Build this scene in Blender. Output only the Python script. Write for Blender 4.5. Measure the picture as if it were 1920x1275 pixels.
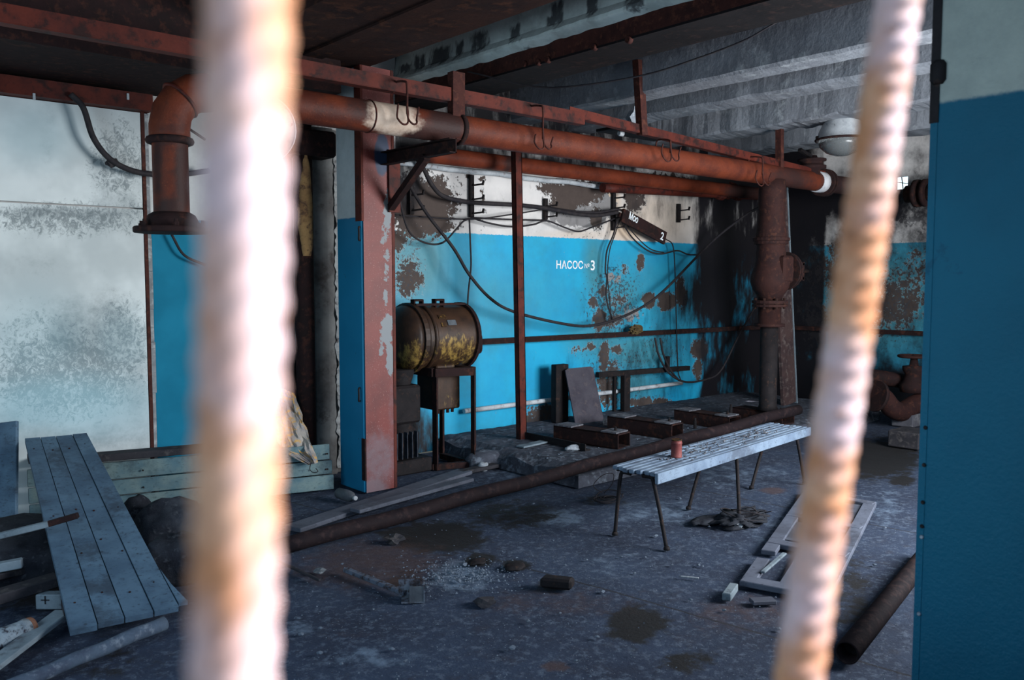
import bpy, bmesh, math, random
import numpy as np
from mathutils import Vector, Matrix, noise as mnoise
random.seed(7); np.random.seed(7)
for o in list(bpy.data.objects): bpy.data.objects.remove(o)
S = bpy.context.scene; COL = S.collection
V = Vector
# ------------------------------------------------------------------ camera
F_PX = 1600.0; CAM = V((0, 0, 1.62)); PSI = math.radians(41.1); PIT = math.radians(4.02)
FWD = V((math.sin(PSI)*math.cos(PIT), math.cos(PSI)*math.cos(PIT), -math.sin(PIT)))
RGT = V((math.cos(PSI), -math.sin(PSI), 0)); UPV = RGT.cross(FWD)
cd = bpy.data.cameras.new('camera'); cam = bpy.data.objects.new('camera', cd); COL.objects.link(cam)
cam.matrix_world = Matrix((( RGT.x, UPV.x, -FWD.x, CAM.x), (RGT.y, UPV.y, -FWD.y, CAM.y), (RGT.z, UPV.z, -FWD.z, CAM.z), (0,0,0,1)))
cd.sensor_width = 36; cd.lens = 36*F_PX/1920; cd.clip_start = .01; cd.clip_end = 100
cd.dof.use_dof = True; cd.dof.focus_distance = 7.0; cd.dof.aperture_fstop = 5.6
S.camera = cam
# ------------------------------------------------------------------ world, lights, exposure
S.view_settings.view_transform = 'Standard'; S.view_settings.look = 'None'
S.view_settings.exposure = 0.0; S.view_settings.gamma = 1.0; S.view_settings.use_curve_mapping = False
w = bpy.data.worlds.new('world'); S.world = w; w.use_nodes = True
wn = w.node_tree; wn.nodes.clear()
sky = wn.nodes.new('ShaderNodeTexSky'); sky.sky_type = 'NISHITA'; sky.sun_disc = False
sky.sun_elevation = math.radians(48); sky.sun_rotation = math.radians(150)
bg = wn.nodes.new('ShaderNodeBackground'); bg.inputs['Strength'].default_value = 0.30
wo = wn.nodes.new('ShaderNodeOutputWorld'); wn.links.new(sky.outputs[0], bg.inputs[0]); wn.links.new(bg.outputs[0], wo.inputs[0])
def sun(direction, strength, color, angle):
    l = bpy.data.lights.new('sun', 'SUN'); l.energy = strength; l.color = color; l.angle = math.radians(angle)
    o = bpy.data.objects.new('sun', l); COL.objects.link(o)
    o.rotation_euler = V(direction).to_track_quat('-Z', 'Y').to_euler()
def area(name, loc, direction, sx, sy, power, color):
    l = bpy.data.lights.new(name, 'AREA'); l.shape = 'RECTANGLE'; l.size = sx; l.size_y = sy; l.energy = power; l.color = color
    o = bpy.data.objects.new(name, l); COL.objects.link(o); o.location = loc
    o.rotation_euler = V(direction).to_track_quat('-Z', 'Y').to_euler()
sun((-.62, .50, -1.15), 15.0, (1.0, .93, .96), 1.0)
area('daylight_front_window', (6.1, .30, 1.85), (-.10, 1, .0), 2.4, 1.7, 445, (.92, .96, 1.0))
area('daylight_left_window', (.2, .42, 2.0), (.12, 1, -.0), 2.0, 1.1, 30, (.42, .70, 1.0))
area('daylight_side_window', (-1.52, 3.2, 1.75), (1, .1, .16), 2.0, 1.1, 62, (.62, .84, 1.0))  # unseen window light added to brighten the girder and column sides
# ------------------------------------------------------------------ pixel -> place on a real plane
def ray(px, py): return FWD + RGT*((px-960)/F_PX) - UPV*((py-637.5)/F_PX)
def onZ(px, py, z=0.): d = ray(px, py); return CAM + d*((z-CAM.z)/d.z)
def onY(px, py, y): d = ray(px, py); return CAM + d*((y-CAM.y)/d.y)
def onX(px, py, x): d = ray(px, py); return CAM + d*((x-CAM.x)/d.x)
def atD(px, py, dist): return CAM + ray(px, py)*dist
def to_px(P):
    P = np.asarray(P) - np.array(CAM); x = P@np.array(RGT); y = P@np.array(UPV); z = np.maximum(P@np.array(FWD), .01)
    return 960+F_PX*x/z, 637.5-F_PX*y/z
# ------------------------------------------------------------------ mesh builder
def smooth_path(pts, n=8):
    pts = [V(p) for p in pts]
    if len(pts) < 3: return pts
    P = [pts[0]*2-pts[1]] + pts + [pts[-1]*2-pts[-2]]; out = []
    for i in range(1, len(P)-2):
        a, b, c, d = P[i-1:i+3]
        for k in range(n):
            t = k/n
            out.append(.5*((2*b)+(c-a)*t+(2*a-5*b+4*c-d)*t*t+(3*b-a-3*c+d)*t**3))
    out.append(pts[-1]); return out
class MB:
    def __init__(s): s.v = []; s.f = []; s.sm = []
    def add(s, vs, fs, sm=False):
        k = len(s.v); s.v += [V(p) for p in vs]; s.f += [tuple(i+k for i in f) for f in fs]; s.sm += [sm]*len(fs); return s
    def box(s, a, b, bev=0.0):
        a, b = V(a), V(b); c = (a+b)/2
        return s.obox(c, (abs(b.x-a.x), abs(b.y-a.y), abs(b.z-a.z)), (V((1,0,0)), V((0,1,0)), V((0,0,1))), bev)
    def obox(s, c, size, ax, bev=0.0, jit=0.0):
        hx, hy, hz = [q/2 for q in size]; c = V(c); vs = []
        e = min(bev, hx*.45, hy*.45, hz*.45)
        if e <= 0:
            for sx in (-1,1):
                for sy in (-1,1):
                    for sz in (-1,1): vs.append(c+ax[0]*hx*sx+ax[1]*hy*sy+ax[2]*hz*sz)
            fs = [(0,1,3,2),(4,6,7,5),(0,4,5,1),(2,3,7,6),(0,2,6,4),(1,5,7,3)]
            return s.add(vs, fs)
        # chamfered box: 24 vertices
        idx = {}
        for sx in (-1,1):
            for sy in (-1,1):
                for sz in (-1,1):
                    for m in range(3):
                        x, y, z = hx-e*(m!=0), hy-e*(m!=1), hz-e*(m!=2)
                        idx[(sx,sy,sz,m)] = len(vs); vs.append(c+ax[0]*x*sx+ax[1]*y*sy+ax[2]*z*sz)
        fs = []; g = lambda *k: idx[k]
        for q in (-1,1):
            fs += [(g(q,-1,-1,0),g(q,1,-1,0),g(q,1,1,0),g(q,-1,1,0)), (g(-1,q,-1,1),g(1,q,-1,1),g(1,q,1,1),g(-1,q,1,1)), (g(-1,-1,q,2),g(1,-1,q,2),g(1,1,q,2),g(-1,1,q,2))]
        for a in (-1,1):
            for b in (-1,1):
                fs += [(g(a,b,-1,0),g(a,b,1,0),g(a,b,1,1),g(a,b,-1,1)), (g(a,-1,b,0),g(a,1,b,0),g(a,1,b,2),g(a,-1,b,2)), (g(-1,a,b,1),g(1,a,b,1),g(1,a,b,2),g(-1,a,b,2))]
                for d in (-1,1): fs.append((g(a,b,d,0),g(a,b,d,1),g(a,b,d,2)))
        return s.add(vs, fs)
    def bar(s, p, q, wd, th, up=(0,0,1), bev=0.0):
        """rectangular bar from p to q; th is measured along up, wd across"""
        p, q = V(p), V(q); d = (q-p); L = d.length; d.normalize(); u = V(up); side = d.cross(u).normalized(); u = side.cross(d).normalized()
        return s.obox((p+q)/2, (L, wd, th), (d, side, u), bev)
    def tube(s, pts, r, n=12, cap=True, ends=None):
        pts = [V(p) for p in pts]; N = len(pts); k = len(s.v); t0 = (pts[1]-pts[0]).normalized()
        a = t0.orthogonal().normalized(); rs = r if isinstance(r, (list, tuple)) else [r]*N; vs = []
        for i in range(N):
            t = (pts[min(i+1,N-1)]-pts[max(i-1,0)]).normalized()
            a = (a - t*a.dot(t)).normalized(); b = t.cross(a)
            for j in range(n):
                th = 2*math.pi*j/n; vs.append(pts[i]+(a*math.cos(th)+b*math.sin(th))*rs[i])
        fs = [(i*n+j, i*n+(j+1)%n, (i+1)*n+(j+1)%n, (i+1)*n+j) for i in range(N-1) for j in range(n)]
        s.add(vs, fs, True)
        if cap: s.add([], []); s.f += [tuple(k+j for j in range(n))[::-1], tuple(k+(N-1)*n+j for j in range(n))]; s.sm += [False]*2
        return s
    def lathe(s, c, axis, prof, n=24, sm=True, cap=True):
        """prof: list of (distance along axis, radius)"""
        c, ax = V(c), V(axis).normalized(); a = ax.orthogonal().normalized(); b = ax.cross(a); k = len(s.v); vs = []
        for (h, r) in prof:
            for j in range(n):
                th = 2*math.pi*j/n; vs.append(c+ax*h+(a*math.cos(th)+b*math.sin(th))*r)
        N = len(prof)
        fs = [(i*n+j, i*n+(j+1)%n, (i+1)*n+(j+1)%n, (i+1)*n+j) for i in range(N-1) for j in range(n)]
        s.add(vs, fs, sm)
        if cap: s.f += [tuple(k+j for j in range(n))[::-1], tuple(k+(N-1)*n+j for j in range(n))]; s.sm += [False]*2
        return s
    def ring(s, c, axis, R, r, n=28, m=8, sq=1.0):
        c, ax = V(c), V(axis).normalized(); a = ax.orthogonal().normalized(); b = ax.cross(a); vs = []
        for i in range(n):
            t = 2*math.pi*i/n; d = a*math.cos(t)+b*math.sin(t)
            for j in range(m):
                p = 2*math.pi*j/m; vs.append(c+d*(R+r*math.cos(p))+ax*r*sq*math.sin(p))
        return s.add(vs, [(i*m+j, i*m+(j+1)%m, ((i+1)%n)*m+(j+1)%m, ((i+1)%n)*m+j) for i in range(n) for j in range(m)], True)
    def prism(s, poly, a, b):
        """extrude list of points by vector b-a, poly are absolute points at a"""
        n = len(poly); d = V(b)-V(a); vs = [V(p) for p in poly]+[V(p)+d for p in poly]
        return s.add(vs, [tuple(range(n))[::-1], tuple(range(n, 2*n))]+[(i, (i+1)%n, n+(i+1)%n, n+i) for i in range(n)])
    def channel(s, p, q, h, wd, t=.008, up=(0,0,1), opening=1):
        """C channel from p to q: web height h along up, flanges wd deep to the side (opening +-1)"""
        p, q, u = V(p), V(q), V(up); d = (q-p).normalized(); side = d.cross(u).normalized()*opening; u = (side.cross(d)*opening).normalized()
        s.bar(p-side*(wd/2-t/2), q-side*(wd/2-t/2), t, h, u)
        s.bar(p+u*(h/2-t/2), q+u*(h/2-t/2), wd, t, u); s.bar(p-u*(h/2-t/2), q-u*(h/2-t/2), wd, t, u)
        return s
    def lump(s, c, r, seed=0, amp=.3, sub=2, freq=2.0, flat=True):
        bm = bmesh.new(); bmesh.ops.create_icosphere(bm, subdivisions=sub, radius=1); k = V((seed*3.1, seed*1.7, seed*.9)); vs = []
        for v in bm.verts:
            n = v.co.normalized(); f = 1+amp*mnoise.noise(n*freq+k)+amp*.5*mnoise.noise(n*freq*2.3+k)
            p = V((n.x*r[0]*f, n.y*r[1]*f, n.z*r[2]*f))
            if flat and p.z < -r[2]*.55: p.z = -r[2]*.55
            vs.append(V(c)+p)
        fs = [tuple(v.index for v in f.verts) for f in bm.faces]; bm.free()
        return s.add(vs, fs, amp < .25)
def wloc(o):
    p = V((0,0,0))
    while o: p += o.location; o = o.parent
    return p
def build(name, mb, m, parent=None, label=None, recalc=True, loc=None):
    me = bpy.data.meshes.new(name)
    if parent is not None: off = wloc(parent); ol = V((0,0,0))
    else:
        if loc is None:
            xs = [p.x for p in mb.v]; ys = [p.y for p in mb.v]; zs = [p.z for p in mb.v]
            loc = V(((min(xs)+max(xs))/2, (min(ys)+max(ys))/2, min(zs)))
        off = V(loc); ol = off
    me.from_pydata([tuple(p-off) for p in mb.v], [], mb.f)
    me.polygons.foreach_set('use_smooth', mb.sm)
    if recalc:
        bm = bmesh.new(); bm.from_mesh(me); bmesh.ops.recalc_face_normals(bm, faces=bm.faces); bm.to_mesh(me); bm.free()
    me.materials.append(m); me.update()
    o = bpy.data.objects.new(name, me); COL.objects.link(o); o.location = ol
    if parent is not None: o.parent = parent
    if label: o['label'] = label
    return o
def tag(o, label, cat, group=None):
    o['label'] = label; o['category'] = cat
    if group: o['group'] = group
    return o
def thing(name, loc, label, cat, group=None):
    o = bpy.data.objects.new(name, None); o.empty_display_size = .1; COL.objects.link(o); o.location = V(loc); return tag(o, label, cat, group)
def solo(name, mb, m, label, cat, group=None): return tag(build(name, mb, m), label, cat, group)
def struct(name, mb, m, **k): o = build(name, mb, m, loc=V((0,0,0)), **k); o['kind'] = 'structure'; return o
def grid(origin, u, v, nu, nv):
    o, u, v = np.array(origin, float), np.array(u, float), np.array(v, float)
    a, b = np.meshgrid(np.linspace(0,1,nu+1), np.linspace(0,1,nv+1), indexing='ij')
    P = o + a[...,None]*u + b[...,None]*v; P = P.reshape(-1,3)
    i, j = np.meshgrid(np.arange(nu), np.arange(nv), indexing='ij'); q = (i*(nv+1)+j).ravel()
    F = np.stack([q, q+nv+1, q+nv+2, q+1], 1); return P, F
def grid_obj(name, P, F, m, attrs={}, parent=None, smooth=False):
    me = bpy.data.meshes.new(name); me.from_pydata(P.tolist(), [], F.tolist())
    for k, a in attrs.items():
        at = me.attributes.new(k, 'FLOAT', 'POINT'); at.data.foreach_set('value', np.asarray(a, dtype=np.float32))
    me.polygons.foreach_set('use_smooth', [smooth]*len(me.polygons)); me.materials.append(m); me.update()
    o = bpy.data.objects.new(name, me); COL.objects.link(o); o.parent = parent; return o
def set_attr(o, name, vals):
    at = o.data.attributes.new(name, 'FLOAT', 'POINT'); at.data.foreach_set('value', np.asarray(vals, dtype=np.float32))
def world_verts(o):
    n = len(o.data.vertices); a = np.empty(n*3, dtype=np.float32); o.data.vertices.foreach_get('co', a)
    return a.reshape(-1,3).astype(float)+np.array(wloc(o))
def blobs(P, L):
    """wear mask on a surface: soft ellipses (cx, cy, rx, ry[, amount]) read off the photo and fixed to the surface points P"""
    x, y = to_px(P); m = np.zeros(len(P))
    for b in L:
        cx, cy, rx, ry = b[:4]; k = b[4] if len(b) > 4 else 1
        d = np.sqrt(((x-cx)/rx)**2+((y-cy)/ry)**2); m = np.maximum(m, k*np.clip(1.5-d, 0, 1))
    return m
# ------------------------------------------------------------------ materials
class NT:
    def __init__(s, name):
        s.m = bpy.data.materials.new(name); s.m.use_nodes = True; s.t = s.m.node_tree; s.t.nodes.clear()
        s.out = s.add('ShaderNodeOutputMaterial'); s.b = s.add('ShaderNodeBsdfPrincipled'); s.t.links.new(s.b.outputs[0], s.out.inputs[0])
        s.tc = s.add('ShaderNodeTexCoord'); s.oi = s.add('ShaderNodeObjectInfo'); s._p = None
    def add(s, t, **k):
        n = s.t.nodes.new(t)
        for a, b in k.items(): setattr(n, a, b)
        return n
    def put(s, sock, v):
        if hasattr(v, 'links'): s.t.links.new(v, sock)
        elif v is not None:
            if hasattr(sock.default_value, '__len__') and len(sock.default_value) == 4 and len(v) == 3: v = (*v, 1)
            sock.default_value = v
    def P(s):
        if s._p is None:
            m = s.math('MULTIPLY', s.oi.outputs['Random'], 37.0); n = s.add('ShaderNodeVectorMath', operation='ADD')
            s.put(n.inputs[0], s.tc.outputs['Object']); s.put(n.inputs[1], m); s._p = n.outputs[0]
        return s._p
    def math(s, op, a, b=None, clamp=False):
        n = s.add('ShaderNodeMath', operation=op, use_clamp=clamp); s.put(n.inputs[0], a)
        if b is not None: s.put(n.inputs[1], b)
        return n.outputs[0]
    def noise(s, vec, scale, detail=5, rough=.55, dist=0.0):
        n = s.add('ShaderNodeTexNoise'); s.put(n.inputs['Vector'], vec); n.inputs['Scale'].default_value = scale
        n.inputs['Detail'].default_value = detail; n.inputs['Roughness'].default_value = rough; n.inputs['Distortion'].default_value = dist; return n.outputs[0]
    def vor(s, vec, scale, feature='F1'):
        n = s.add('ShaderNodeTexVoronoi', feature=feature); s.put(n.inputs['Vector'], vec); n.inputs['Scale'].default_value = scale; return n.outputs[0]
    def scale(s, vec, sc):
        n = s.add('ShaderNodeVectorMath', operation='MULTIPLY'); s.put(n.inputs[0], vec); n.inputs[1].default_value = sc; return n.outputs[0]
    def step(s, x, a, b):
        n = s.add('ShaderNodeMapRange', interpolation_type='SMOOTHSTEP'); s.put(n.inputs[0], x); n.inputs[1].default_value = a; n.inputs[2].default_value = b; return n.outputs[0]
    def mix(s, f, a, b, blend='MIX'):
        n = s.add('ShaderNodeMix', data_type='RGBA', blend_type=blend); s.put(n.inputs[0], f); s.put(n.inputs[6], a); s.put(n.inputs[7], b); return n.outputs[2]
    def attr(s, name): return s.add('ShaderNodeAttribute', attribute_name=name).outputs['Fac']
    def sep(s, vec): n = s.add('ShaderNodeSeparateXYZ'); s.put(n.inputs[0], vec); return n.outputs
    def fin(s, color, rough=.8, bump=None, strength=.3, dist=.01, metal=0.0, spec=.4):
        s.put(s.b.inputs['Base Color'], color); s.put(s.b.inputs['Roughness'], rough); s.put(s.b.inputs['Metallic'], metal); s.b.inputs['Specular IOR Level'].default_value = spec
        if bump is not None:
            n = s.add('ShaderNodeBump'); n.inputs['Strength'].default_value = strength; n.inputs['Distance'].default_value = dist; s.put(n.inputs['Height'], bump); s.t.links.new(n.outputs[0], s.b.inputs['Normal'])
        return s.m
def mottle(name, c1, c2, c3=None, sc=6, amt=.5, rough=.8, strength=.35, metal=0.0, spec=.16, stretch=None, dist=.006):
    n = NT(name); p = n.P()
    if stretch: p = n.scale(p, stretch)
    a = n.noise(p, sc, 6, .6); c = n.mix(n.step(a, .35, .68), c1, c2); b = n.noise(p, sc*2.7, 6, .65)
    if c3 is not None: c = n.mix(n.step(n.math('ADD', b, n.math('MULTIPLY', a, .4)), .90-amt*.5, 1.08-amt*.5), c, c3)
    fine = n.noise(p, sc*12, 3, .6); c = n.mix(.35, c, n.mix(fine, (.25,.25,.25), (.8,.8,.8)), 'OVERLAY')
    return n.fin(c, rough, n.math('ADD', b, n.math('MULTIPLY', fine, .4)), strength, dist, metal, spec)
M = {}
M['rust'] = mottle('rust', (.055,.017,.013), (.028,.010,.009), (.085,.028,.018), 9, .4, .8)
M['oxide'] = mottle('red_oxide_paint', (.095,.018,.011), (.055,.012,.009), (.024,.009,.008), 5, .42, .62, .25)
M['oxide_bright'] = mottle('bright_oxide_paint', (.40,.085,.036), (.26,.052,.025), (.12,.035,.02), 6, .45, .6, .25)
M['dark_rust'] = mottle('dark_rust', (.022,.010,.010), (.013,.008,.008), (.048,.018,.013), 6, .4, .85)
M['brown_steel'] = mottle('brown_steel', (.030,.013,.010), (.015,.008,.008), (.058,.023,.014), 4, .38, .8, .5)
M['black'] = mottle('black_iron', (.016,.013,.014), (.009,.008,.009), (.04,.022,.017), 9, .3, .75)
M['cable'] = mottle('cable_rubber', (.018,.016,.020), (.034,.029,.030), None, 14, .4, .7)
M['brass_rust'] = mottle('yellowed_rust', (.060,.030,.012), (.020,.011,.008), (.17,.095,.025), 11, .34, .5, .5, .15)
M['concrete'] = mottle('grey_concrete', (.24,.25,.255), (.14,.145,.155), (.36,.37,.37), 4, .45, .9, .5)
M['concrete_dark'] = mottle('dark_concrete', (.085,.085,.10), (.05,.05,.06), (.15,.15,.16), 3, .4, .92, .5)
M['rib'] = mottle('whitewashed_concrete', (.20,.215,.24), (.15,.16,.18), (.28,.30,.32), 3, .30, .9, .6, dist=.015)
M['girder'] = None
M['wood'] = mottle('grey_wood', (0.186, 0.2294, 0.2604), (0.1054, 0.1364, 0.1612), (0.062, 0.0682, 0.0806), 3, .34, .75, .35, stretch=(1,1,1))
M['wood_blue'] = mottle('blue_tinted_wood', (.20,.31,.40), (.105,.19,.27), (.055,.075,.10), 5, .36, .7, .4)
M['wood_pale'] = mottle('pale_wood', (0.1716, 0.2112, 0.2376), (0.1056, 0.1386, 0.165), (0.0594, 0.066, 0.0792), 5, .36, .75, .35)
M['wood_teal'] = mottle('teal_tinted_wood', (.30,.40,.38), (.16,.27,.31), (.10,.13,.14), 5, .36, .8, .35)
M['wood_dark'] = mottle('dark_wood', (0.0385, 0.0364, 0.042), (0.0196, 0.0196, 0.0238), (0.07, 0.063, 0.063), 6, .35, .85)
M['white_paint'] = mottle('white_painted_steel', (.50,.53,.55), (.34,.36,.39), (.16,.11,.08), 9, .3, .6)
M['cloth_dark'] = mottle('dark_cloth', (.022,.025,.032), (.012,.013,.018), (.05,.055,.065), 12, .3, .9, .6)
M['cloth_grey'] = mottle('grey_cloth', (0.045, 0.051, 0.063), (0.021, 0.024, 0.033), (0.084, 0.09, 0.102), 12, .3, .9, .6)
M['rag'] = mottle('yellow_stained_plastic', (.36,.32,.28), (.20,.19,.20), (.55,.30,.05), 7, .42, .6)
M['pale'] = mottle('pale_rubble', (0.27, 0.3, 0.33), (0.165, 0.1875, 0.2175), (0.36, 0.3825, 0.405), 20, .4, .9)
M['enamel'] = mottle('white_enamel', (.42,.44,.46), (.30,.32,.34), (.03,.03,.03), 7, .2, .35, .1)
M['lettering'] = mottle('white_lettering', (.80,.84,.86), (.70,.76,.80), None, 30, .3, .8, .1)
M['faint'] = mottle('faint_dark_lettering', (.03,.10,.15), (.03,.14,.2), None, 30, .3, .8, .1)
M['plastic'] = mottle('dull_plastic', (0.102, 0.114, 0.126), (0.066, 0.072, 0.084), None, 10, .3, .4, .1)
M['can'] = mottle('red_tin', (.19,.055,.05), (.12,.032,.032), (.09,.03,.03), 14, .35, .5)
M['tape'] = mottle('pale_wrapping', (.52,.53,.55), (.40,.41,.44), (.2,.17,.15), 8, .25, .7)
def glass_mat():
    n = NT('dusty_glass'); n.b.inputs['Transmission Weight'].default_value = .85; n.b.inputs['IOR'].default_value = 1.45
    return n.fin((.75,.80,.82), n.math('ADD', n.math('MULTIPLY', n.noise(n.P(), 30), .3), .1))
M['glass'] = glass_mat()
def rebar_mat():
    n = NT('rusty_rebar'); p = n.P(); a = n.noise(p, 60, 5, .6); b = n.noise(p, 22, 3, .5)
    c = n.mix(n.step(a, .4, .62), (.52,.24,.11), (.64,.37,.22)); c = n.mix(n.math('MULTIPLY', n.step(b, .42, .62), .8), c, (.64,.54,.58)); c = n.mix(n.step(n.noise(p, 130, 3), .58, .75), c, (.34,.15,.07))
    return n.fin(c, .75, a, .3, .001)
M['rebar'] = rebar_mat()
def plank_mat(name, c1, c2, dark):
    """weathered board: grain along local x of the object is approximated by stretched noise in world-aligned object space"""
    n = NT(name); p = n.P(); a = n.noise(p, 5, 6, .6); g = n.noise(n.scale(p, (3,3,14)), 9, 4, .7)
    c = n.mix(n.step(a, .35, .68), c1, c2); c = n.mix(n.step(g, .55, .75), c, dark); c = n.mix(n.step(n.vor(p, 9), .10, .05), c, dark)
    st = n.noise(p, 2.3, 7, .7); c = n.mix(n.math('MULTIPLY', n.step(st, .50, .64), .75), c, dark); c = n.mix(n.math('MULTIPLY', n.step(n.noise(p, 30, 5, .7), .56, .68), .5), c, dark); c = n.mix(n.math('MULTIPLY', n.oi.outputs['Random'], .35), c, c2); return n.fin(c, .75, g, .3, .004)
M['leaf'] = plank_mat('boarded_leaf_wood', (.085,.150,.215), (.048,.090,.140), (.018,.026,.040))
M['bench'] = plank_mat('bench_slat_wood', (0.176, 0.2376, 0.3124), (0.1056, 0.1496, 0.2156), (0.0396, 0.0484, 0.0704))
M['fence'] = plank_mat('teal_board_wood', (0.1674, 0.2294, 0.217), (0.0682, 0.1364, 0.1674), (0.0248, 0.0372, 0.0434))
M['wood_g'] = plank_mat('grey_plank_wood', (.10,.11,.14), (.06,.067,.09), (.028,.03,.04))
M['wood_d'] = plank_mat('grey_door_wood', (.105,.12,.16), (.07,.08,.11), (.03,.032,.045))
M['wood_dd'] = plank_mat('dark_door_wood', (.05,.055,.075), (.035,.038,.05), (.02,.02,.03))
M['floor_pipe'] = mottle('floor_pipe_rust', (.014,.008,.009), (.009,.006,.008), (.028,.016,.016), 7, .4, .8)
M['plinthm'] = mottle('plinth_concrete', (.060,.066,.085), (.034,.037,.048), (.12,.14,.17), 6, .40, .92, .7)
M['chip'] = mottle('dusty_chip', (.12,.15,.19), (.07,.09,.12), (.17,.20,.24), 20, .4, .9)
M['post_wood'] = mottle('brown_post_wood', (.060,.036,.034), (.035,.022,.024), (.10,.075,.07), 6, .4, .8)
M['valve_rust'] = mottle('valve_rust', (.034,.013,.011), (.020,.009,.009), (.058,.022,.015), 8, .36, .8)
# ================================================================== SETTING
YB, XR, CEIL, BOT = 6.54, 10.4, 3.62, 3.20
def wall_mat(name):
    n = NT(name); p = n.tc.outputs['Object']; x, y, z = n.sep(p)
    n1 = n.noise(p, 3, 5, .6); n2 = n.noise(p, 11, 6, .65); n3 = n.noise(p, 45, 4, .6)
    white = n.mix(n.step(n1, .35, .7), (.70,.67,.65), (.56,.54,.53)); white = n.mix(n.math('MULTIPLY', n.step(n2, .58, .72), .5), white, (.36,.33,.31))
    white = n.mix(n.math('MULTIPLY', n.attr('cream'), .9), white, (.62,.45,.30))
    blue = n.mix(n.step(n1, .3, .7), (.010,.31,.55), (.014,.38,.62)); blue = n.mix(n.math('MULTIPLY', n.step(n2, .6, .8), .35), blue, (.10,.34,.42))
    blue = n.mix(n.math('MULTIPLY', n.step(n.noise(p, 1.7, 6, .65), .42, .70), .45), blue, (.03,.22,.30)); blue = n.mix(n.attr('green'), blue, n.mix(n2, (.02,.13,.15), (.10,.26,.27)))
    edge = n.math('ADD', z, n.math('MULTIPLY', n.math('SUBTRACT', n3, .5), .03))
    c = n.mix(n.step(edge, 2.075, 2.065), white, blue)
    g = n.math('ADD', n.attr('gray'), n.math('MULTIPLY', n.math('SUBTRACT', n2, .5), 1.8)); c = n.mix(n.step(g, .47, .53), c, n.mix(n2, (.19,.18,.18), (.27,.26,.26)))
    ped = n.math('ADD', n.attr('peel'), n.math('MULTIPLY', n.math('ADD', n.math('SUBTRACT', n.noise(p, 7, 9, .78), .5), n.math('MULTIPLY', n.math('SUBTRACT', n.noise(p, 26, 6, .7), .5), .7)), 2.2))
    pe = n.step(ped, .50, .53); rim = n.math('SUBTRACT', n.step(ped, .44, .47), pe)
    c = n.mix(n.math('MULTIPLY', rim, .55), c, (.45,.50,.52)); c = n.mix(pe, c, n.mix(n2, (.045,.032,.028), (.085,.062,.053)))
    spk = n.math('ADD', n.attr('speck'), n.math('MULTIPLY', n.math('SUBTRACT', n.noise(p, 28, 6, .7), .5), 3.2))
    c = n.mix(n.math('MULTIPLY', n.step(spk, .85, 1.0), .85), c, (.045,.05,.06))
    so = n.math('ADD', n.attr('soot'), n.math('MULTIPLY', n.math('SUBTRACT', n.noise(n.scale(p, (2.4,1,.8)), 3, 7, .68), .5), 1.7))
    c = n.mix(n.step(so, .15, 1.0), c, n.mix(n1, (.004,.004,.007), (.010,.008,.010)))
    bump = n.math('ADD', n.math('MULTIPLY', pe, -1.0), n.math('MULTIPLY', n3, .25))
    return n.fin(c, n.math('ADD', .45, n.math('MULTIPLY', pe, .4)), bump, .5, .006)
M['wall'] = wall_mat('peeling_blue_and_white_wall')
JOINTS = [(onZ(1090,1090),onZ(1450,1190)),(onZ(1300,915),onZ(1480,950))]
def floor_mat():
    n = NT('dirty_concrete_floor'); p = n.tc.outputs['Object']
    n1 = n.noise(p, 1.6, 5, .6); n2 = n.noise(p, 8, 7, .7); n3 = n.noise(p, 60, 4, .7)
    c = n.mix(n.step(n1, .3, .7), (.010,.017,.038), (.022,.038,.074)); c = n.mix(n.step(n2, .5, .75), c, (.020,.024,.042))
    c = n.mix(n.math('MULTIPLY', n.step(n3, .60, .72), .5), c, (.12,.145,.18)); c = n.mix(n.math('MULTIPLY', n.step(n.noise(p, 24, 6, .75), .50, .64), .75), c, (.075,.10,.145)); c = n.mix(n.math('MULTIPLY', n.step(n.noise(p, 95, 3, .7), .40, .30), .7), c, (.012,.013,.02)); c = n.mix(n.step(n.vor(p, 38), .12, .06), c, (.15,.17,.20))
    d = n.math('ADD', n.attr('dust'), n.math('MULTIPLY', n.math('SUBTRACT', n2, .5), 2.2)); c = n.mix(n.step(d, .35, 1.0), c, (.12,.17,.24))
    o = n.math('ADD', n.attr('oil'), n.math('MULTIPLY', n.math('SUBTRACT', n2, .5), 1.6)); om = n.step(o, .35, .75); c = n.mix(om, c, (.0045,.004,.005))  # this mask carries oil stains and painted floor shade
    r = n.math('ADD', n.attr('rust'), n.math('MULTIPLY', n.math('SUBTRACT', n2, .5), .8)); c = n.mix(n.math('MULTIPLY', n.step(r, .35, .8), .7), c, (.06,.032,.028))
    for (u,v_) in JOINTS:
        x_, y_, z_ = n.sep(p); nx, ny = -(v_.y-u.y), (v_.x-u.x); l_ = math.hypot(nx,ny); nx, ny = nx/l_, ny/l_; dd = n.math('ADD', n.math('ADD', n.math('MULTIPLY', x_, nx), n.math('MULTIPLY', y_, ny)), n.math('ADD', n.math('MULTIPLY', n.math('SUBTRACT', n2, .5), .03), -(nx*u.x+ny*u.y)))
        c = n.mix(n.math('MULTIPLY', n.step(n.math('ABSOLUTE', dd), .012, .003), .85), c, (.010,.010,.014))
    return n.fin(c, n.math('SUBTRACT', .90, n.math('MULTIPLY', om, .12)), n.math('ADD', n2, n.math('MULTIPLY', n3, .5)), .6, .012)
M['floor'] = floor_mat()
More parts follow.
